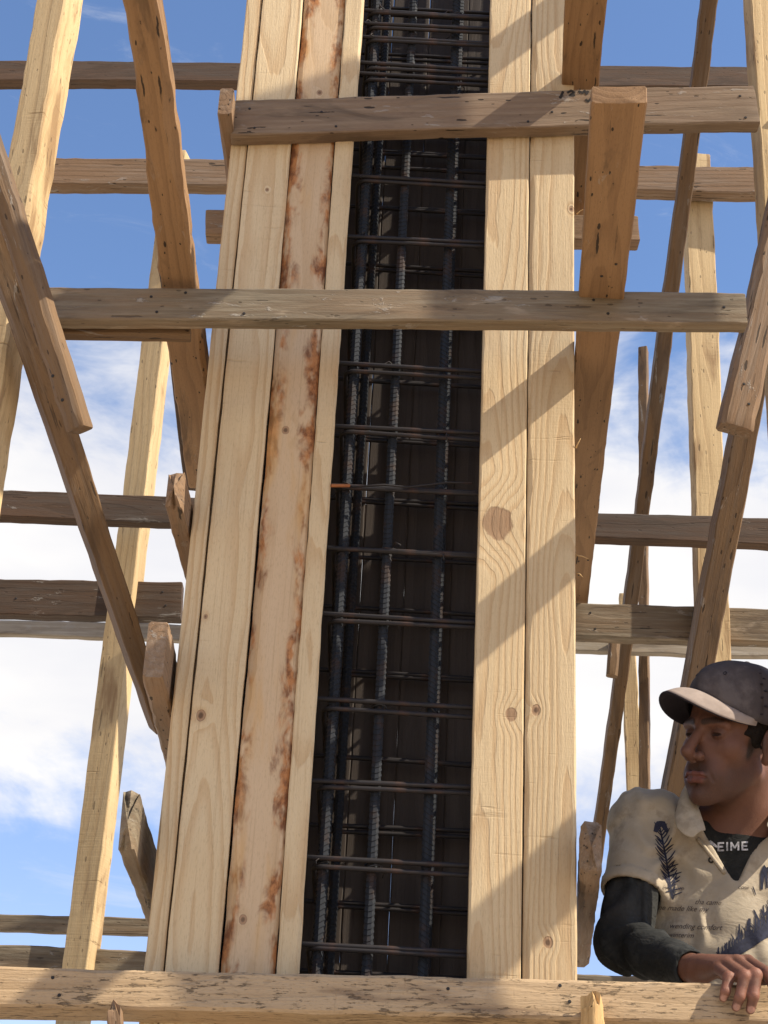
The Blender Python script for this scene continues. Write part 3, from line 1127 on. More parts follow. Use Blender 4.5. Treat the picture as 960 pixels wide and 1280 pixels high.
def tohead(p):
    return ((p - HC) @ HM.T / HS).astype(np.float32)


def fromhead(q):
    return HC + (np.asarray(q) * HS) @ HM


def head_sdf(p):
    q = tohead(p)
    qa = q.copy(); qa[:, 1] = np.abs(qa[:, 1])
    d = ell(q, (-.006, 0, .05), (.098, .076, .085))
    d = smin(d, ell(q, (.030, 0, -.02), (.064, .0535, .092)), .03)
    d = smin(d, cap_(qa, (-.004, .050, -.050), (.066, .018, -.100), .016, .015), .024)      # jaw
    d = smin(d, sph(q, (.078, 0, -.103), .019), .02)                                   # chin
    d = smin(d, sph(qa, (.058, .046, -.014), .020), .022)                              # cheekbones
    d = smin(d, ell(qa, (.070, .024, -.066), (.024, .020, .028)), .018)                  # muzzle, cheeks
    d = smin(d, cap_(qa, (.090, .008, .030), (.078, .046, .027), .0115, .009), .014)        # brow ridge
    d = smax(d, -ell(qa, (.103, .032, .007), (.025, .020, .0145)), .010)                # eye sockets
    d = smin(d, ell(qa, (.077, .0325, .010), (.013, .0155, .0115)), .004)              # lids
    d = smax(d, -ell(qa, (.0905, .0325, .0075), (.0075, .0125, .0026)), .0015)           # lid slit
    d = smin(d, cap_(q, (.089, 0, .022), (.125, 0, -.030), .0085, .0112), .009)          # nose
    d = smin(d, cap_(q, (.124, 0, -.031), (.107, 0, -.043), .0100, .0075), .006)
    d = smin(d, sph(qa, (.104, .0135, -.036), .0092), .007)                            # nostril wings
    d = smax(d, -ell(qa, (.112, .0075, -.0455), (.007, .0035, .004)), .002)
    d = smin(d, chain(qa, [((.1015, 0, -.0665), .0050), ((.0970, .016, -.0675), .0042), ((.088, .027, -.071), .003)]), .006)
    d = smin(d, chain(qa, [((.0990, 0, -.0785), .0060), ((.0945, .014, -.0778), .0050), ((.087, .026, -.073), .003)]), .006)
    d = smax(d, -chain(qa, [((.1065, 0, -.0722), .0016), ((.100, .016, -.0722), .0014), ((.089, .029, -.0735), .001)]), .003)
    d = smax(d, -chain(qa, [((.1035, .0215, -.040), .0014), ((.0985, .029, -.056), .0018), ((.087, .036, -.078), .0012)]), .005)
    e = ell(qa, (-.008, .081, .002), (.021, .0085, .032))                              # ears
    e = smin(e, sph(qa, (-.004, .077, -.026), .009), .008)
    e = smax(e, -ell(qa, (-.010, .091, .002), (.011, .0075, .020)), .004)
    d = smin(d, e, .006)
    return d * HS


NB = A3(917, 1032, 3.27)                 # base of the neck
TX = NB[0]                               # body axis
SH = A3(806, 1030, 3.29)                 # right shoulder joint
EL = A3(779, 1180, 3.20)                 # elbow
WR = A3(872, 1213, 2.975)                # wrist
BT = at(900, 1229, 2.85).z               # top of the rail there


def mir(pt):
    return np.array((2 * TX - pt[0], pt[1], pt[2]))


def fold(p):
    q = p.copy()
    q[:, 0] = TX - np.abs(p[:, 0] - TX)
    return q


FING = [  # little finger first: knuckle, middle joint, end joint, tip (photo pixel and distance)
    [(897, 1210, 2.885, .0098), (911, 1222, 2.812, .0098), (907, 1239, 2.800, .0082), (904, 1248, 2.806, .0068)],
    [(908, 1205, 2.880, .0108), (931, 1221, 2.796, .0108), (925, 1246, 2.790, .0090), (920, 1259, 2.798, .0075)],
    [(921, 1202, 2.880, .0112), (944, 1219, 2.796, .0112), (942, 1245, 2.788, .0092), (938, 1262, 2.796, .0078)],
    [(935, 1202, 2.885, .0112), (962, 1219, 2.805, .0108), (970, 1240, 2.792, .0090), (969, 1254, 2.798, .0076)]]
FP = [[(A3(x, y, Y), r) for x, y, Y, r in f] for f in FING]
TH = [(A3(905, 1216, 2.955), .013), (A3(938, 1222, 2.93), .0125), (A3(966, 1226, 2.885), .0105), (A3(985, 1227, 2.85), .008)]


def hand_sdf(p):
    d = None
    for f in FP:
        q = cap_(p, WR + (f[0][0] - WR) * .15 + np.array((0, 0, .002)), f[0][0], .019, .0118)
        d = q if d is None else smin(d, q, .012)
    for f in FP:
        q = chain(p, f, .003)
        q = smin(q, sph(p, f[1][0], f[1][1] * 1.06), .003)
        d = smin(d, q, .0035)
    d = smin(d, chain(p, TH, .006), .009)
    return d


def arm_skin(p):
    d = cap_(p, SH, EL, .046, .036)
    d = smin(d, chain(p, [(EL, .035), (EL + (WR - EL) * .35, .036), (WR, .0255)], .02), .02)
    return d


def torso(p):
    d = ell(p, (TX, NB[1] + .035, NB[2] - .20), (.170, .112, .24))
    d = smin(d, cap_(p, (TX, NB[1] + .03, NB[2] - .30), (TX, NB[1] + .03, NB[2] - .62), .125, .13), .06)
    q = fold(p)
    d = smin(d, cap_(q, (TX, NB[1] + .01, NB[2] - .035), SH, .053, .055), .06)             # shoulders
    return d


NT = fromhead((-.035, 0, -.03))


def neck(p):
    return cap_(p, NT, NB + np.array((0, .01, -.05)), .060, .064)


GZ = SLAB + .012


def legs(p):
    q = fold(p)
    hip = np.array((TX - .10, NB[1] + .03, NB[2] - .66))
    kn_ = np.array((TX - .115, NB[1] + .02, SLAB + .50))
    an = np.array((TX - .12, NB[1] + .05, SLAB + .09))
    d = chain(q, [(hip, .10), (kn_, .062), (an, .045)], .03)
    return d, q, an


def body_sdf(p):
    d = smin(head_sdf(p), neck(p), .025)
    q = fold(p)
    d = smin(d, torso(p), .03)
    d = smin(d, arm_skin(q), .03)
    d = smin(d, hand_sdf(q), .012)
    l, q2, an = legs(p)
    d = smin(d, l, .05)
    d = smin(d, cap_(q2, an + np.array((0, .0, -.055)), an + np.array((-.02, -.15, -.06)), .035, .028), .02)
    return d


bv, bq = surface(body_sdf, (TX - .40, 2.76, SLAB + .005), (TX + .40, 3.52, HC[2] + .17), .0062,
                 fine=(((HC[0] - .115, HC[0] + .105, .0017), (TX - .10, TX + .20, .0026)),
                       ((HC[1] - .125, HC[1] + .08, .0018), (2.76, 2.96, .0024)),
                       ((HC[2] - .14, HC[2] + .07, .0017), (BT - .06, BT + .06, .0024))))
man_loc = Vector((TX, NB[1], SLAB))
bme = np_mesh('man_body', bv - np.array(man_loc), bq)


# skin colour: tanned skin, lips, stubble, brows, nails, eye-socket shade
hq = tohead(bv.astype(np.float32))
hqa = hq.copy(); hqa[:, 1] = np.abs(hqa[:, 1])
colr = np.tile(np.array((.165, .074, .046)), (len(bv), 1))


def blend(mask, c):
    global colr
    colr = colr * (1 - mask[:, None]) + np.array(c) * mask[:, None]


def sst(x, a, b):
    t = np.clip((x - a) / (b - a), 0, 1)
    return t * t * (3 - 2 * t)


ishead = sst(-hq[:, 2], .16, .14)
beard = sst(-hq[:, 2], .028 , .055) * sst(hq[:, 0], -.01, .02) * ishead * sst(-hq[:, 2], .135, .115)
beard = np.maximum(beard, sst(hq[:, 0], .0, .012) * sst(-hq[:, 0], -.04, -.024) * sst(hqa[:, 1], .05, .062) * sst(-hq[:, 2], -.03, -.01) * ishead)
mous = sst(-ell(hqa, (.098, .012, -.057), (.02, .026, .009)), -.003, .003)
beard = np.maximum(beard * .8, mous * .95)
cheek = sst(hq[:, 0], .055, .075) * sst(hqa[:, 1], .02, .034) * sst(hq[:, 2], -.07, -.05)
beard = beard * (1 - .8 * cheek)
stub = .5 + .5 * np.sin(hq[:, 0] * 2100 + 3 * np.sin(hq[:, 2] * 900)) * np.sin(hq[:, 2] * 2300 + 2 * np.sin(hq[:, 1] * 1100))
blend(beard * (.5 + .35 * stub), (.055, .034, .027))
lip = np.maximum(sst(-chain(hqa, [((.1025, 0, -.067), .0058), ((.0980, .016, -.0685), .0045), ((.089, .026, -.072), .002)]), -.0015, .0015),
                 sst(-chain(hqa, [((.0998, 0, -.079), .007), ((.0952, .014, -.0775), .0055), ((.088, .025, -.0735), .002)]), -.0015, .0015))
blend(lip * .8, (.20, .072, .055))
brow = sst(-chain(hqa, [((.101, .013, .029), .0062), ((.095, .032, .034), .0062), ((.080, .050, .031), .0035)]), -.002, .002)
blend(brow * (.6 + .3 * (.5 + .5 * np.sin(hqa[:, 1] * 1900 + hq[:, 2] * 800))), (.018, .012, .009))
slit = sst(-ell(hqa, (.0905, .0325, .0075), (.012, .0140, .0034)), -.001, .001)
blend(slit * .95, (.012, .009, .008))
socket_shade = sst(-ell(hqa, (.088, .032, .010), (.022, .020, .014)), -.006, .006)
blend(socket_shade * .45, (.075, .034, .024))  # shadow of the eye sockets painted into the skin tone
hairs = np.sin(hq[:, 2] * 900 + 40 * np.sin(hq[:, 0] * 300)) * .5 + .5
burn = sst(-ell(hqa, (.022, .070, -.004), (.011, .02, .036)), -.004, .004)
blend(burn * (.65 + .3 * hairs), (.016, .012, .010))
for f in FP:
    tip = f[3][0]; dirn = (f[3][0] - f[2][0]); dirn = dirn / np.linalg.norm(dirn)
    npos = tip + dirn * .001 + np.array((0, -.007, .0))
    m_ = sst(-sph(bv.astype(np.float32), npos, .0062), -.001, .001)
    blend(m_ * .75, (.50, .27, .20))
    for jx in (1, 2):
        m_ = sst(-sph(bv.astype(np.float32), f[jx][0] + np.array((0, -.006, .004)), .010), -.006, .002)
        blend(m_ * .35, (.40, .17, .11))
at_ = bme.color_attributes.new('tone', 'FLOAT_COLOR', 'POINT')
at_.data.foreach_set('color', np.concatenate((colr, np.ones((len(bv), 1))), 1).astype(np.float32).ravel())
mat, g = newmat('tanned_skin')
ca = g.n('ShaderNodeVertexColor', layer_name='tone').outputs[0]
p = g.n('ShaderNodeTexCoord').outputs['Object']
n1 = g.noise(p, (420,) * 3, 4, .7)
n2 = g.noise(p, (38,) * 3, 4, .65)
c = g.mix(1.0, ca, g.comb(*[g.m('ADD', .62, g.m('MULTIPLY', g.m('ADD', g.m('MULTIPLY', n1, .5), g.m('MULTIPLY', n2, .5)), .76))] * 3), 'MULTIPLY')
b = g.out(c, .56, g.m('ADD', n1, g.m('MULTIPLY', n2, 1.5)), .6, .35, .0012)
b.inputs['Subsurface Weight'].default_value = .08
b.inputs['Subsurface Radius'].default_value = (.006, .002, .001)
M['skin'] = mat
man = link('person', bme, M['skin'])
man.location = man_loc
tag(man, 'man in a dark cap and dirty cream polo shirt leaning on the rough beam', 'person')


def manpart(name, me, mat, label=None):
    o = link(name, me, mat, man)
    if label:
        o['label'] = label
    return o


def cloth(name, col, dirt=None, weave=900, namt=.12, wr=(9, 9, 9), bump=.25, wrinkle=2.2):
    mat, g = newmat(name)
    p = g.n('ShaderNodeTexCoord').outputs['Object']
    n1 = g.noise(p, (weave,) * 3, 2, .6)
    n2 = g.noise(p, wr, 5, .62, .4)
    n3 = g.noise(p, (35, 35, 35), 5, .65)
    c = g.mix(g.ss(n2, .35, .65), tuple(x * (1 - namt) for x in col), tuple(min(1, x * (1 + namt)) for x in col))
    if dirt:
        c = g.mix(g.m('MULTIPLY', g.ss(g.m('ADD', g.m('MULTIPLY', n3, .5), g.m('MULTIPLY', n2, .5)), .48, .62), .6), c, dirt)
    wr_ = g.noise(p, (26, 26, 44), 3, .5, 1.6)
    h = g.m('ADD', g.m('ADD', g.m('MULTIPLY', n3, .5), g.m('MULTIPLY', n1, .25)), g.m('MULTIPLY', wr_, wrinkle))
    g.out(c, .9, h, bump, .12, .004)
    return mat


M['cream'] = cloth('cream_jersey', (.46, .39, .29), (.27, .215, .15))
M['dark'] = cloth('charcoal_jersey', (.031, .032, .031), (.055, .054, .05), namt=.3, bump=.5, wrinkle=3.0)
M['navyshirt'] = cloth('dark_navy_jersey', (.035, .034, .045), None, namt=.2)
M['cap'] = cloth('cap_cloth', (.085, .072, .072), (.15, .13, .125), namt=.15, bump=.3, wrinkle=1.0)
M['visor'] = cloth('visor_cloth', (.34, .275, .235), (.26, .21, .18), namt=.08, wrinkle=.3)
M['under'] = cloth('visor_lining', (.04, .036, .045), None)
M['hair'] = cloth('dark_hair', (.018, .014, .012), None, weave=500, bump=.8)
M['print'] = plain('navy_print', (.028, .030, .050), .85, 150, .35)
M['ghost'] = plain('faded_print', (.10, .08, .072), .85, 200, .3)
M['white'] = plain('white_print', (.48, .48, .50), .85, 250, .45)
M['jeans'] = cloth('blue_denim', (.06, .075, .11), None)
M['shoe'] = plain('brown_leather', (.08, .05, .03), .6)

LOCN = np.array(man_loc)
UA = EL - SH
UAL = np.linalg.norm(UA); UAd = UA / UAL
CUFF = .60


def crease(p):
    """cloth folds: pulled from the armpit and gathered at the elbow"""
    x, y, z = p[:, 0] - TX, p[:, 1] - NB[1], p[:, 2] - NB[2]
    w_ = .012 * np.sin(31 * z + 17 * x + 2) + .010 * np.sin(53 * x - 21 * z)
    return .0060 * np.sin(62 * (x * .75 - z * .65) + 260 * w_) * np.exp(-((np.abs(x) - .15) / .07) ** 2) + .0022 * np.sin(44 * (x + .35 * z) + 160 * w_)


def shirt_sdf(p):
    q = fold(p)
    cr_ = crease(p)
    d = torso(p) - .013 + cr_
    up = cap_(q, SH, SH + UA * CUFF, .063, .0605)
    up = up - .0028 * (((q - SH) @ UAd) > UAL * CUFF - .024)
    t = (q - SH) @ UAd
    up = up + cr_ * sst(UAL * CUFF - t, .01, .06)
    up = smax(up, t - UAL * CUFF, .006)
    d = smin(d, up, .035)
    hem = NB[2] - .66
    d = smax(d, hem - p[:, 2], .01)
    d = smax(d, -cap_(p, NT, NB + np.array((0, -.01, -.02)), .080, .074), .008)
    # open placket: a V below the throat
    zc = NB[2] - p[:, 2]
    hw = .060 - .50 * (zc - .02)
    v = np.maximum(np.abs(p[:, 0] - (TX - .018)) - hw, p[:, 1] - (NB[1] - .03))
    v = np.maximum(v, zc - .13)
    d = smax(d, -v * .8, .006)
    # inside hollow of the sleeve
    hol = np.maximum(cap_(q, SH, SH + UA * (CUFF + .1), .055, .0545), UAL * CUFF - .03 - t)
    return smax(d, -hol, .003)


sv, sq = surface(shirt_sdf, (TX - .40, 2.98, NB[2] - .68), (TX + .40, 3.52, NB[2] + .09), .0045)
sme = np_mesh('polo_shirt', sv - LOCN, sq)
shirt = manpart('polo_shirt', sme, M['cream'])


def under_sdf(p):
    q = fold(p)
    d = torso(p) - .004
    a = cap_(q, SH, EL, .053, .050)
    cf = EL + (WR - EL) * .93
    t = (q - EL) @ ((WR - EL) / np.linalg.norm(WR - EL))
    fore = chain(q, [(EL, .049), (EL + (WR - EL) * .4, .044), (WR, .033)], .02)
    fold_ = .0068 * np.sin(110 * t + 26 * (q[:, 2] - EL[2]) + 4 * np.sin(46 * q[:, 0] + 20 * q[:, 1])) * np.exp(-((t - .02) / .08) ** 2) + \
        .0022 * np.sin(75 * t + 60 * q[:, 2])
    fore = smax(fore + fold_, t - np.linalg.norm(WR - EL) * .93, .004)
    d = smin(d, smin(a + fold_ * .7, fore, .02), .03)
    hol = np.maximum(cap_(q, EL, WR, .0385, .0275), .16 - t)
    d = smax(d, -hol, .002)
    d = smax(d, (NB[2] - .60) - p[:, 2], .01)
    rim = cap_(p, NB + np.array((0, .02, .06)), NB + np.array((0, .0, -.06)), .068, .076)
    pl = p[:, 2] - (NB[2] + .012 + .35 * (p[:, 1] - NB[1]))
    d = smin(d, rim, .012)
    d = smax(d, pl, .004)
    d = smax(d, -np.maximum(neck(p) - .0015, -(pl + .02)), .001)
    return smax(d, (BT + .003) - p[:, 2] - 10 * (np.abs(p[:, 1] - 2.86) > .12), .004)


uv, uq = surface(under_sdf, (TX - .42, 2.90, NB[2] - .64), (TX + .42, 3.52, NB[2] + .09), .0042)
ume = np_mesh('undershirt', uv - LOCN, uq)
und = manpart('undershirt', ume, M['dark'], 'charcoal long-sleeved undershirt')


def pants_sdf(p):
    l, q, an = legs(p)
    d = smin(l - .02, cap_(p, (TX, NB[1] + .03, NB[2] - .62), (TX, NB[1] + .03, NB[2] - .52), .142, .14), .05)
    return smax(d, (SLAB + .05) - p[:, 2], .01)


pv, pq = surface(pants_sdf, (TX - .34, 2.98, SLAB + .02), (TX + .34, 3.56, NB[2] - .34), .009)
manpart('trousers', np_mesh('trousers', pv - LOCN, pq), M['jeans'])


def hair_sdf(p):
    q = tohead(p)
    qa = q.copy(); qa[:, 1] = np.abs(qa[:, 1])
    d = smin(ell(q, (-.012, 0, .048), (.100, .0795, .090)), ell(q, (.030, 0, .010), (.060, .0655, .06)), .02)
    d = smax(d, q[:, 2] - .075, .01)
    side = q[:, 0] - np.where(q[:, 2] > .012, .045 - .2 * (q[:, 2] - .012), .030 + .55 * (q[:, 2] - .012))
    d = smax(d, side, .006)
    d = smax(d, np.minimum(-.004 - q[:, 2], .02) if False else (-.006 - .9 * np.maximum(-.02 - q[:, 0], 0) - q[:, 2]), .008)
    d = smax(d, -.038 - q[:, 2], .01)
    ear = ell(qa, (-.010, .085, -.002), (.023, .022, .033))
    d = smax(d, -ear, .004)
    n_ = .0012 * np.sin(q[:, 0] * 420 + 9 * np.sin(q[:, 2] * 60)) * np.sin(q[:, 2] * 300)
    return (d + n_) * HS


hv, hq_ = surface(hair_sdf, HC - .2, HC + .2, .003)
manpart('hair', np_mesh('hair', hv - LOCN, hq_), M['hair'], 'short black hair')

# cap (worn a little further round than the face)
ca_y, ca_r = R(61), R(13)
cf_ = np.array((-math.sin(ca_y), -math.cos(ca_y), -.03)); cf_ /= np.linalg.norm(cf_)
cl_ = np.array((math.cos(ca_y), -math.sin(ca_y), 0.0)); cu_ = np.cross(cf_, cl_)
cl_, cu_ = cl_ * math.cos(ca_r) - cu_ * math.sin(ca_r), cu_ * math.cos(ca_r) + cl_ * math.sin(ca_r)
CM = np.stack((cf_, cl_, cu_), 0)


def fromcap(q):
    return HC + (np.asarray(q) * HS) @ CM


vs, fs = [], []
NA, NRr = 144, 20
RX, RY = .106, .0855
for i in range(NRr + 1):
    t = i / NRr
    for j in range(NA):
        a = 2 * math.pi * j / NA
        ca_, sa_ = math.cos(a), math.sin(a)
        zb = .088 - .050 * abs(sa_) ** 1.6 if ca_ > 0 else .030 + .008 * abs(sa_)
        if ca_ <= 0:
            zb = .038 - .02 * (1 - abs(sa_))
        prof = math.cos(t * math.pi / 2) ** .74
        hgt = math.sin(t * math.pi / 2) ** .9
        top = .158
        seam = min(abs(((a - R(k) + math.pi) % (2 * math.pi)) - math.pi) for k in (80, -80, 135, 225, 180))
        gro = -.0040 * math.exp(-(seam / .05) ** 2) * (1 - .3 * t)
        wob = .0022 * math.sin(5 * a + 3 * t) * (1 - t) + .0018 * math.sin(11 * a + 7 * t)
        rx, ry = (RX + gro + wob) * prof, (RY + gro + wob) * prof
        z_ = zb + (top - zb) * hgt + .004 * math.sin(9 * t + 2 * a) * t * (1 - t)
        vs.append(fromcap((-.008 + rx * ca_ - .006 * t, ry * sa_, z_)) - LOCN)
for i in range(NRr):
    for j in range(NA):
        j2 = (j + 1) % NA
        fs.append((i * NA + j, i * NA + j2, (i + 1) * NA + j2, (i + 1) * NA + j))
fs.append(tuple(NRr * NA + j for j in range(NA)))
me = mesh_from('cap_crown', vs, fs, True, 0)
capo = manpart('cap', me, M['cap'], 'dark grey baseball cap with a paler dusty visor')
md = capo.modifiers.new('thick', 'SOLIDIFY'); md.thickness = .003; md.offset = 1
# button and stitched eyelets
bm = bmesh.new(); bmesh.ops.create_uvsphere(bm, u_segments=12, v_segments=8, radius=.008)
me = bpy.data.meshes.new('button'); bm.to_mesh(me); bm.free(); me.shade_smooth()
o = link('button', me, M['cap'], capo); o.location = fromcap((-.014, 0, .160)) - LOCN; o.scale = (1, 1, .6)
for k, (aa, zz) in enumerate(((1.05, .112), (.55, .125), (-.5, .125))):
    vs, fs = tube([(.0036 * math.cos(a), .0036 * math.sin(a), 0) for a in np.linspace(0, 6.283, 11)[:-1]], .0011, 5, True)
    o = link('eyelet', mesh_from('eyelet', vs, fs, True, 0), M['under'], capo)
    pos = fromcap((-.008 + RX * .86 * math.cos(aa), RY * .9 * math.sin(aa), zz))
    o.location = pos - LOCN
    dirv_ = Vector(pos - fromcap((-.01, 0, .06)))
    o.rotation_euler = dirv_.to_track_quat('Z', 'Y').to_euler()
# seam stitches on the left side of the crown
for k in range(9):
    t = .06 + k * .085
    a = R(80 + (k % 2) * 5 - 2.5)
    prof = math.cos(t * math.pi / 2) ** .74; hgt = math.sin(t * math.pi / 2) ** .9
    P_ = fromcap((-.008 + (RX + .002) * prof * math.cos(a) - .006 * t, (RY + .003) * prof * math.sin(a), .042 + (.158 - .042) * hgt))
    bm = bmesh.new(); bmesh.ops.create_cube(bm, size=1)
    me = bpy.data.meshes.new('stitch'); bm.to_mesh(me); bm.free()
    o = link('stitch', me, M['under'], capo); o.location = P_ - LOCN; o.scale = (.006, .004, .0026)
    o.rotation_euler = (0, .5 * (k % 2) - .2, .4)
# visor
def visor(th):
    vs, fs = [], []
    NU, NV = 30, 9
    for i in range(NU + 1):
        ph = R(-78 + 156 * i / NU)
        c_, s__ = math.cos(ph), math.sin(ph)
        bxp = np.array((-.008 + RX * c_, (RY + .001) * s__, .090 - .048 * abs(s__) ** 1.6))
        ext = .074 * max(0, math.cos(ph * 1.12)) ** .62
        for j in range(NV + 1):
            t = j / NV
            y_ = bxp[1] * (1 + .02 * t)
            x_ = bxp[0] + ext * t
            z_ = bxp[2] - ext * t * .20 - 1.2 * (y_ ** 2) * t + .006 * math.sin(math.pi * t)
            vs.append(fromcap((x_, y_, z_ - th)) - LOCN)
    for i in range(NU):
        for j in range(NV):
            a = i * (NV + 1) + j
            fs.append((a, a + NV + 1, a + NV + 2, a + 1))
    return vs, fs


vs, fs = visor(0)
me = mesh_from('visor', vs, fs, True, 0)
vo = link('visor', me, M['visor'], capo); vo['label'] = 'pale dusty curved visor with dark underside'
me.materials.append(M['under'])
md = vo.modifiers.new('thick', 'SOLIDIFY'); md.thickness = .0045; md.offset = -1; md.material_offset = 1; md.material_offset_rim = 1
bm = bmesh.new(); bm.from_mesh(me); bmesh.ops.recalc_face_normals(bm, faces=bm.faces)
nz_ = sum((f.normal for f in bm.faces), Vector())
if nz_.dot(Vector(hu)) < 0:
    bmesh.ops.reverse_faces(bm, faces=bm.faces)
bm.to_mesh(me); bm.free()

# ---- things lying on the shirt: collar, placket, prints (each draped on the cloth surface)
def bvh_of(me):
    return BVHTree.FromPolygons([v.co + man_loc for v in me.vertices], [q.vertices[:] for q in me.polygons])


BS, BU = bvh_of(sme), bvh_of(ume)


def drape(pts, bvh, lift):
    out = []
    last = None
    for (x, y) in pts:
        d = ray(x, y).normalized()
        h = bvh.ray_cast(CAM, d)[0]
        if h is None:
            h = last if last is not None else at(x, y, NB[1] - .09)
        last = h
        out.append(h - d * lift)
    return out


def ribbon(strokes, bvh, lift, name, mat, parent, wd):
    vs, fs = [], []
    for st in strokes:
        st, wv = (st if isinstance(st, tuple) and isinstance(st[0], list) else (st, wd))
        pts = []
        for a, b in zip(st[:-1], st[1:]):
            n_ = max(1, int(math.hypot(b[0] - a[0], b[1] - a[1]) / 2.5))
            pts += [(a[0] + (b[0] - a[0]) * t / n_, a[1] + (b[1] - a[1]) * t / n_) for t in range(n_)]
        pts.append(st[-1])
        base = len(vs)
        quad = []
        for i, q in enumerate(pts):
            a, b = pts[max(i - 1, 0)], pts[min(i + 1, len(pts) - 1)]
            l = math.hypot(b[0] - a[0], b[1] - a[1]) or 1
            nx, ny = -(b[1] - a[1]) / l, (b[0] - a[0]) / l
            tt = i / max(1, len(pts) - 1)
            ww = wv if name == 'letter_stroke' else wv * (.35 + .65 * math.sin(math.pi * min(1, tt * .85 + .12)))
            quad += [(q[0] + nx * ww / 2, q[1] + ny * ww / 2), (q[0] - nx * ww / 2, q[1] - ny * ww / 2)]
        P = drape(quad, bvh, lift)
        vs += [q - man_loc for q in P]
        for i in range(len(pts) - 1):
            k = base + 2 * i
            fs.append((k, k + 1, k + 3, k + 2))
    return link(name, mesh_from(name, vs, fs, True, 0), mat, parent)


rf = random.Random(11)
# feather on the chest
feath = []
for i in range(22):
    t = i / 21
    sx_, sy_ = 826 + 15 * t, 1036 + 84 * t
    ln = (12 - 7 * abs(t - .45)) * rf.uniform(.7, 1.15) * (1 if t < .85 else .5)
    for sg in (-1, 1):
        if rf.random() < .15:
            continue
        feath.append(([(sx_, sy_ + 5), (sx_ + sg * ln * .55, sy_ - 1), (sx_ + sg * ln, sy_ - 7 * rf.uniform(.6, 1.3))], rf.uniform(1.3, 2.3)))
feath.append(([(824, 1030), (832, 1070), (841, 1124)], 2.6))
feath.append(([(819, 1040), (823, 1030), (829, 1030), (834, 1040)], 8))
feath += [([(836 + rf.uniform(-4, 8), 1085 + i * 5), (848 + rf.uniform(-3, 5), 1080 + i * 5)], 2) for i in range(8)]
ribbon(feath, BS, .0016, 'feather_print', M['print'], shirt, 2)
# big feather low on the shirt front
feath = []
for i in range(34):
    t = i / 33
    sx_, sy_ = 897 + 78 * t, 1196 - 56 * t ** 1.15
    ln = (9 + 19 * t) * rf.uniform(.6, 1.2)
    feath.append(([(sx_, sy_ + 3), (sx_ + rf.uniform(-2, 3), sy_ - ln * .55), (sx_ + rf.uniform(-5, 2), sy_ - ln)], rf.uniform(1.4, 3)))
    feath.append(([(sx_, sy_), (sx_ + 8, sy_ + 3 + 5 * t), (sx_ + 18, sy_ + 2 + 4 * t)], rf.uniform(2.5, 4.5)))
feath.append(([(895, 1197), (925, 1180), (955, 1160), (975, 1146)], 5.5))
feath.append(([(905, 1192), (935, 1180), (975, 1164)], 4.5))
feath += [([(942, 1137), (946, 1146), (950, 1151), (958, 1142)], 2.2), ([(951, 1136), (954, 1144), (962, 1136)], 2.2), ([(924, 1155), (924, 1178)], 2.4), ([(937, 1148), (934, 1172)], 5)]
ribbon(feath, BS, .0016, 'feather_print', M['print'], shirt, 3)
ribbon([([(952, 1112), (953, 1092), (956, 1083), (958, 1098), (959, 1110)], 5), ([(959, 1084), (964, 1096), (968, 1082)], 4), ([(941, 1108), (945, 1119)], 1.6)],
       BS, .0016, 'letter_print', M['print'], shirt, 4)


def word(txt, x, y, size, slope, shear, bvh, name, mat, parent, lift=.0014, bold=0.0, sx=1.0):
    cu = bpy.data.curves.new('txt', 'FONT')
    cu.body = txt; cu.size = 1; cu.shear = shear; cu.offset = bold; cu.resolution_u = 3
    ob = bpy.data.objects.new('txt', cu)
    C.objects.link(ob)
    dg = bpy.context.evaluated_depsgraph_get()
    me0 = ob.evaluated_get(dg).to_mesh()
    bmt = bmesh.new(); bmt.from_mesh(me0); bmesh.ops.triangulate(bmt, faces=bmt.faces)
    bmesh.ops.subdivide_edges(bmt, edges=[e_ for e_ in bmt.edges if e_.calc_length() > .35], cuts=1)
    bmesh.ops.triangulate(bmt, faces=bmt.faces)
    me0 = bpy.data.meshes.new('txt'); bmt.to_mesh(me0); bmt.free()
    pts = [(x + v.co.x * size * sx, y - v.co.y * size + v.co.x * size * sx * slope) for v in me0.vertices]
    fsx = [q.vertices[:] for q in me0.polygons]
    P = drape(pts, bvh, lift)
    me = mesh_from(name, [q - man_loc for q in P], fsx, False)
    bpy.data.objects.remove(ob)
    bpy.data.curves.remove(cu)
    return link(name, me, mat, parent)


for txt, x, y, sz in (('tha came', 868, 1130, 9), ('One made like my', 814, 1137, 9.5), ('wending comfort', 836, 1160, 9.5), ('winterim', 834, 1171, 9),
                      ('ona  in rumep', 812, 1111, 7.5), ('cone', 922, 1111, 7)):
    word(txt, x, y, sz, .04, .45, BS, 'script_print', M['ghost'], shirt, sx=1.0)
def flat_letters(strokes, wd, bvh, lift, name, mat, parent):
    for st in strokes:
        o_ = ribbon([(st, wd)], bvh, lift, name, mat, parent, wd)


EX = lambda x: [[(x, 1053), (x, 1064)], [(x, 1053.9), (x + 7, 1053.7)], [(x, 1058.4), (x + 6, 1058.2)], [(x, 1063.1), (x + 7, 1062.9)]]
let = EX(898) + [[(909, 1052.6), (909, 1063.6)]] + [[(914, 1063.4), (914, 1052.4)], [(914, 1053), (918.5, 1060)], [(918.5, 1060), (923, 1052.6)], [(923, 1052.2), (923, 1063)]] + \
    [[(a_, b_ - 1) for a_, b_ in st] for st in EX(928)]
flat_letters(let, 2.2, BU, .003, 'letter_stroke', M['white'], und)
ribbon([([(887, 1051), (891, 1055), (897, 1059)], 4)], BU, .002, 'letter_print', M['white'], und, 3)
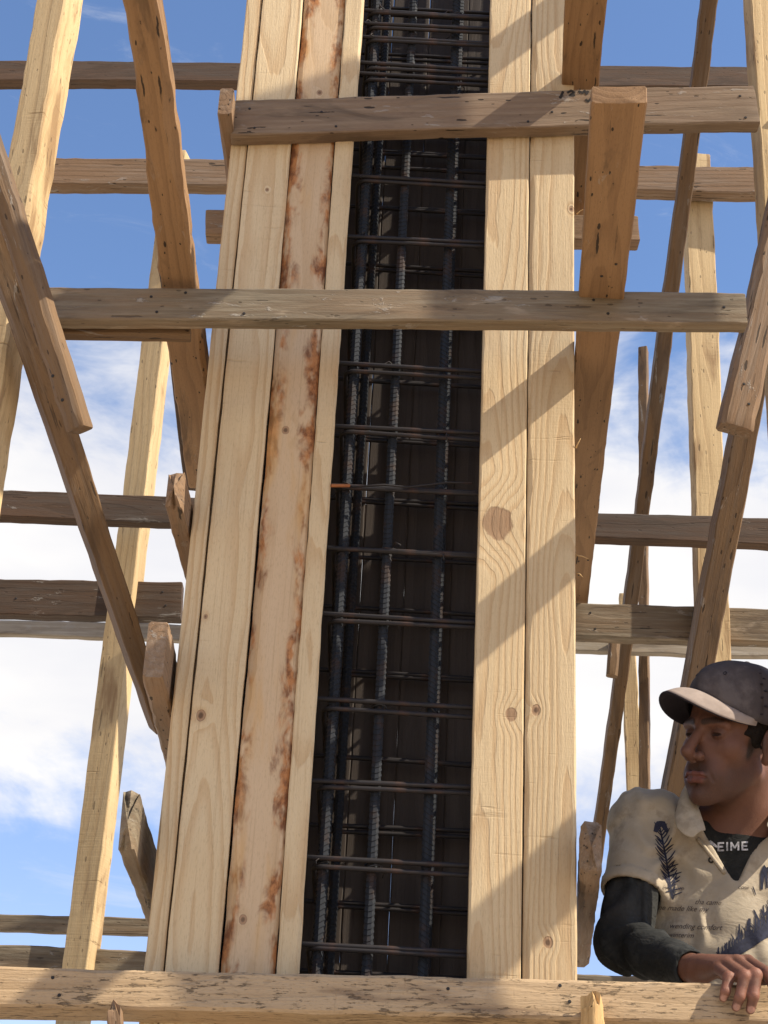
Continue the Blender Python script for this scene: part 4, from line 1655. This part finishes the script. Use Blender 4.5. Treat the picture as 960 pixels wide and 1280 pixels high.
# crew neck edge of the undershirt and polo collar
def sheet(grid, name, mat, parent, th=.003, label=None):
    nu, nv = len(grid), len(grid[0])
    vs = [Vector(q) - man_loc for row in grid for q in row]
    fs = [(i * nv + j, (i + 1) * nv + j, (i + 1) * nv + j + 1, i * nv + j + 1) for i in range(nu - 1) for j in range(nv - 1)]
    o = link(name, mesh_from(name, vs, fs, True, 0), mat, parent)
    md = o.modifiers.new('thick', 'SOLIDIFY'); md.thickness = th; md.offset = 0
    md = o.modifiers.new('soft', 'SUBSURF'); md.levels = 1; md.render_levels = 2
    if label:
        o['label'] = label
    return o


def lerp(a, b, t):
    return tuple(a[k] + (b[k] - a[k]) * t for k in range(len(a)))


def collar(inner, outer, name, label):
    grid = []
    for a, b in zip(inner, outer):
        Pa, Pb = at(*a), at(*b)
        row = []
        for t in np.linspace(0, 1, 6):
            q = Pa.lerp(Pb, t)
            q = q + Vector((0, -1, .6)).normalized() * .010 * math.sin(math.pi * t)
            row.append(q)
        grid.append(row)
    return sheet(grid, name, M['cream'], shirt, .0035, label)


Yn = NB[1]
collar([(880, 968, Yn - .00), (866, 972, Yn - .045), (868, 990, Yn - .078), (874, 1012, Yn - .100), (884, 1040, Yn - .118)],
       [(868, 975, Yn + .01), (853, 984, Yn - .05), (846, 1008, Yn - .088), (840, 1036, Yn - .112), (866, 1050, Yn - .128)], 'collar', None)
collar([(968, 985, Yn + .02), (972, 1000, Yn - .03), (966, 1016, Yn - .085), (956, 1032, Yn - .112)],
       [(985, 992, Yn + .02), (998, 1012, Yn - .03), (996, 1040, Yn - .09), (972, 1062, Yn - .125)], 'collar', None)
for nm, A_, B_ in (('placket', (872, 1044), (905, 1087)), ('placket', (905, 1087), (955, 1034))):
    st = [lerp(A_, B_, t) for t in np.linspace(0, 1, 14)]
    vs, fs = tube([q - man_loc for q in drape([(x, y + 4) for x, y in st], BS, .002)], .0042, 6)
    link(nm, mesh_from(nm, vs, fs, True, 0), M['cream'], shirt)
vs, fs = tube([q - man_loc for q in drape([(889 + 3 * math.cos(a), 1075 + 3 * math.sin(a)) for a in np.linspace(0, 6.28, 13)[:-1]], BS, .003)], .0016, 6, True)
link('button', mesh_from('button', vs, fs, True, 0), M['ink'], shirt)
st = [(866, 1014), (880, 1024), (900, 1027), (922, 1023), (945, 1014), (962, 1004)]
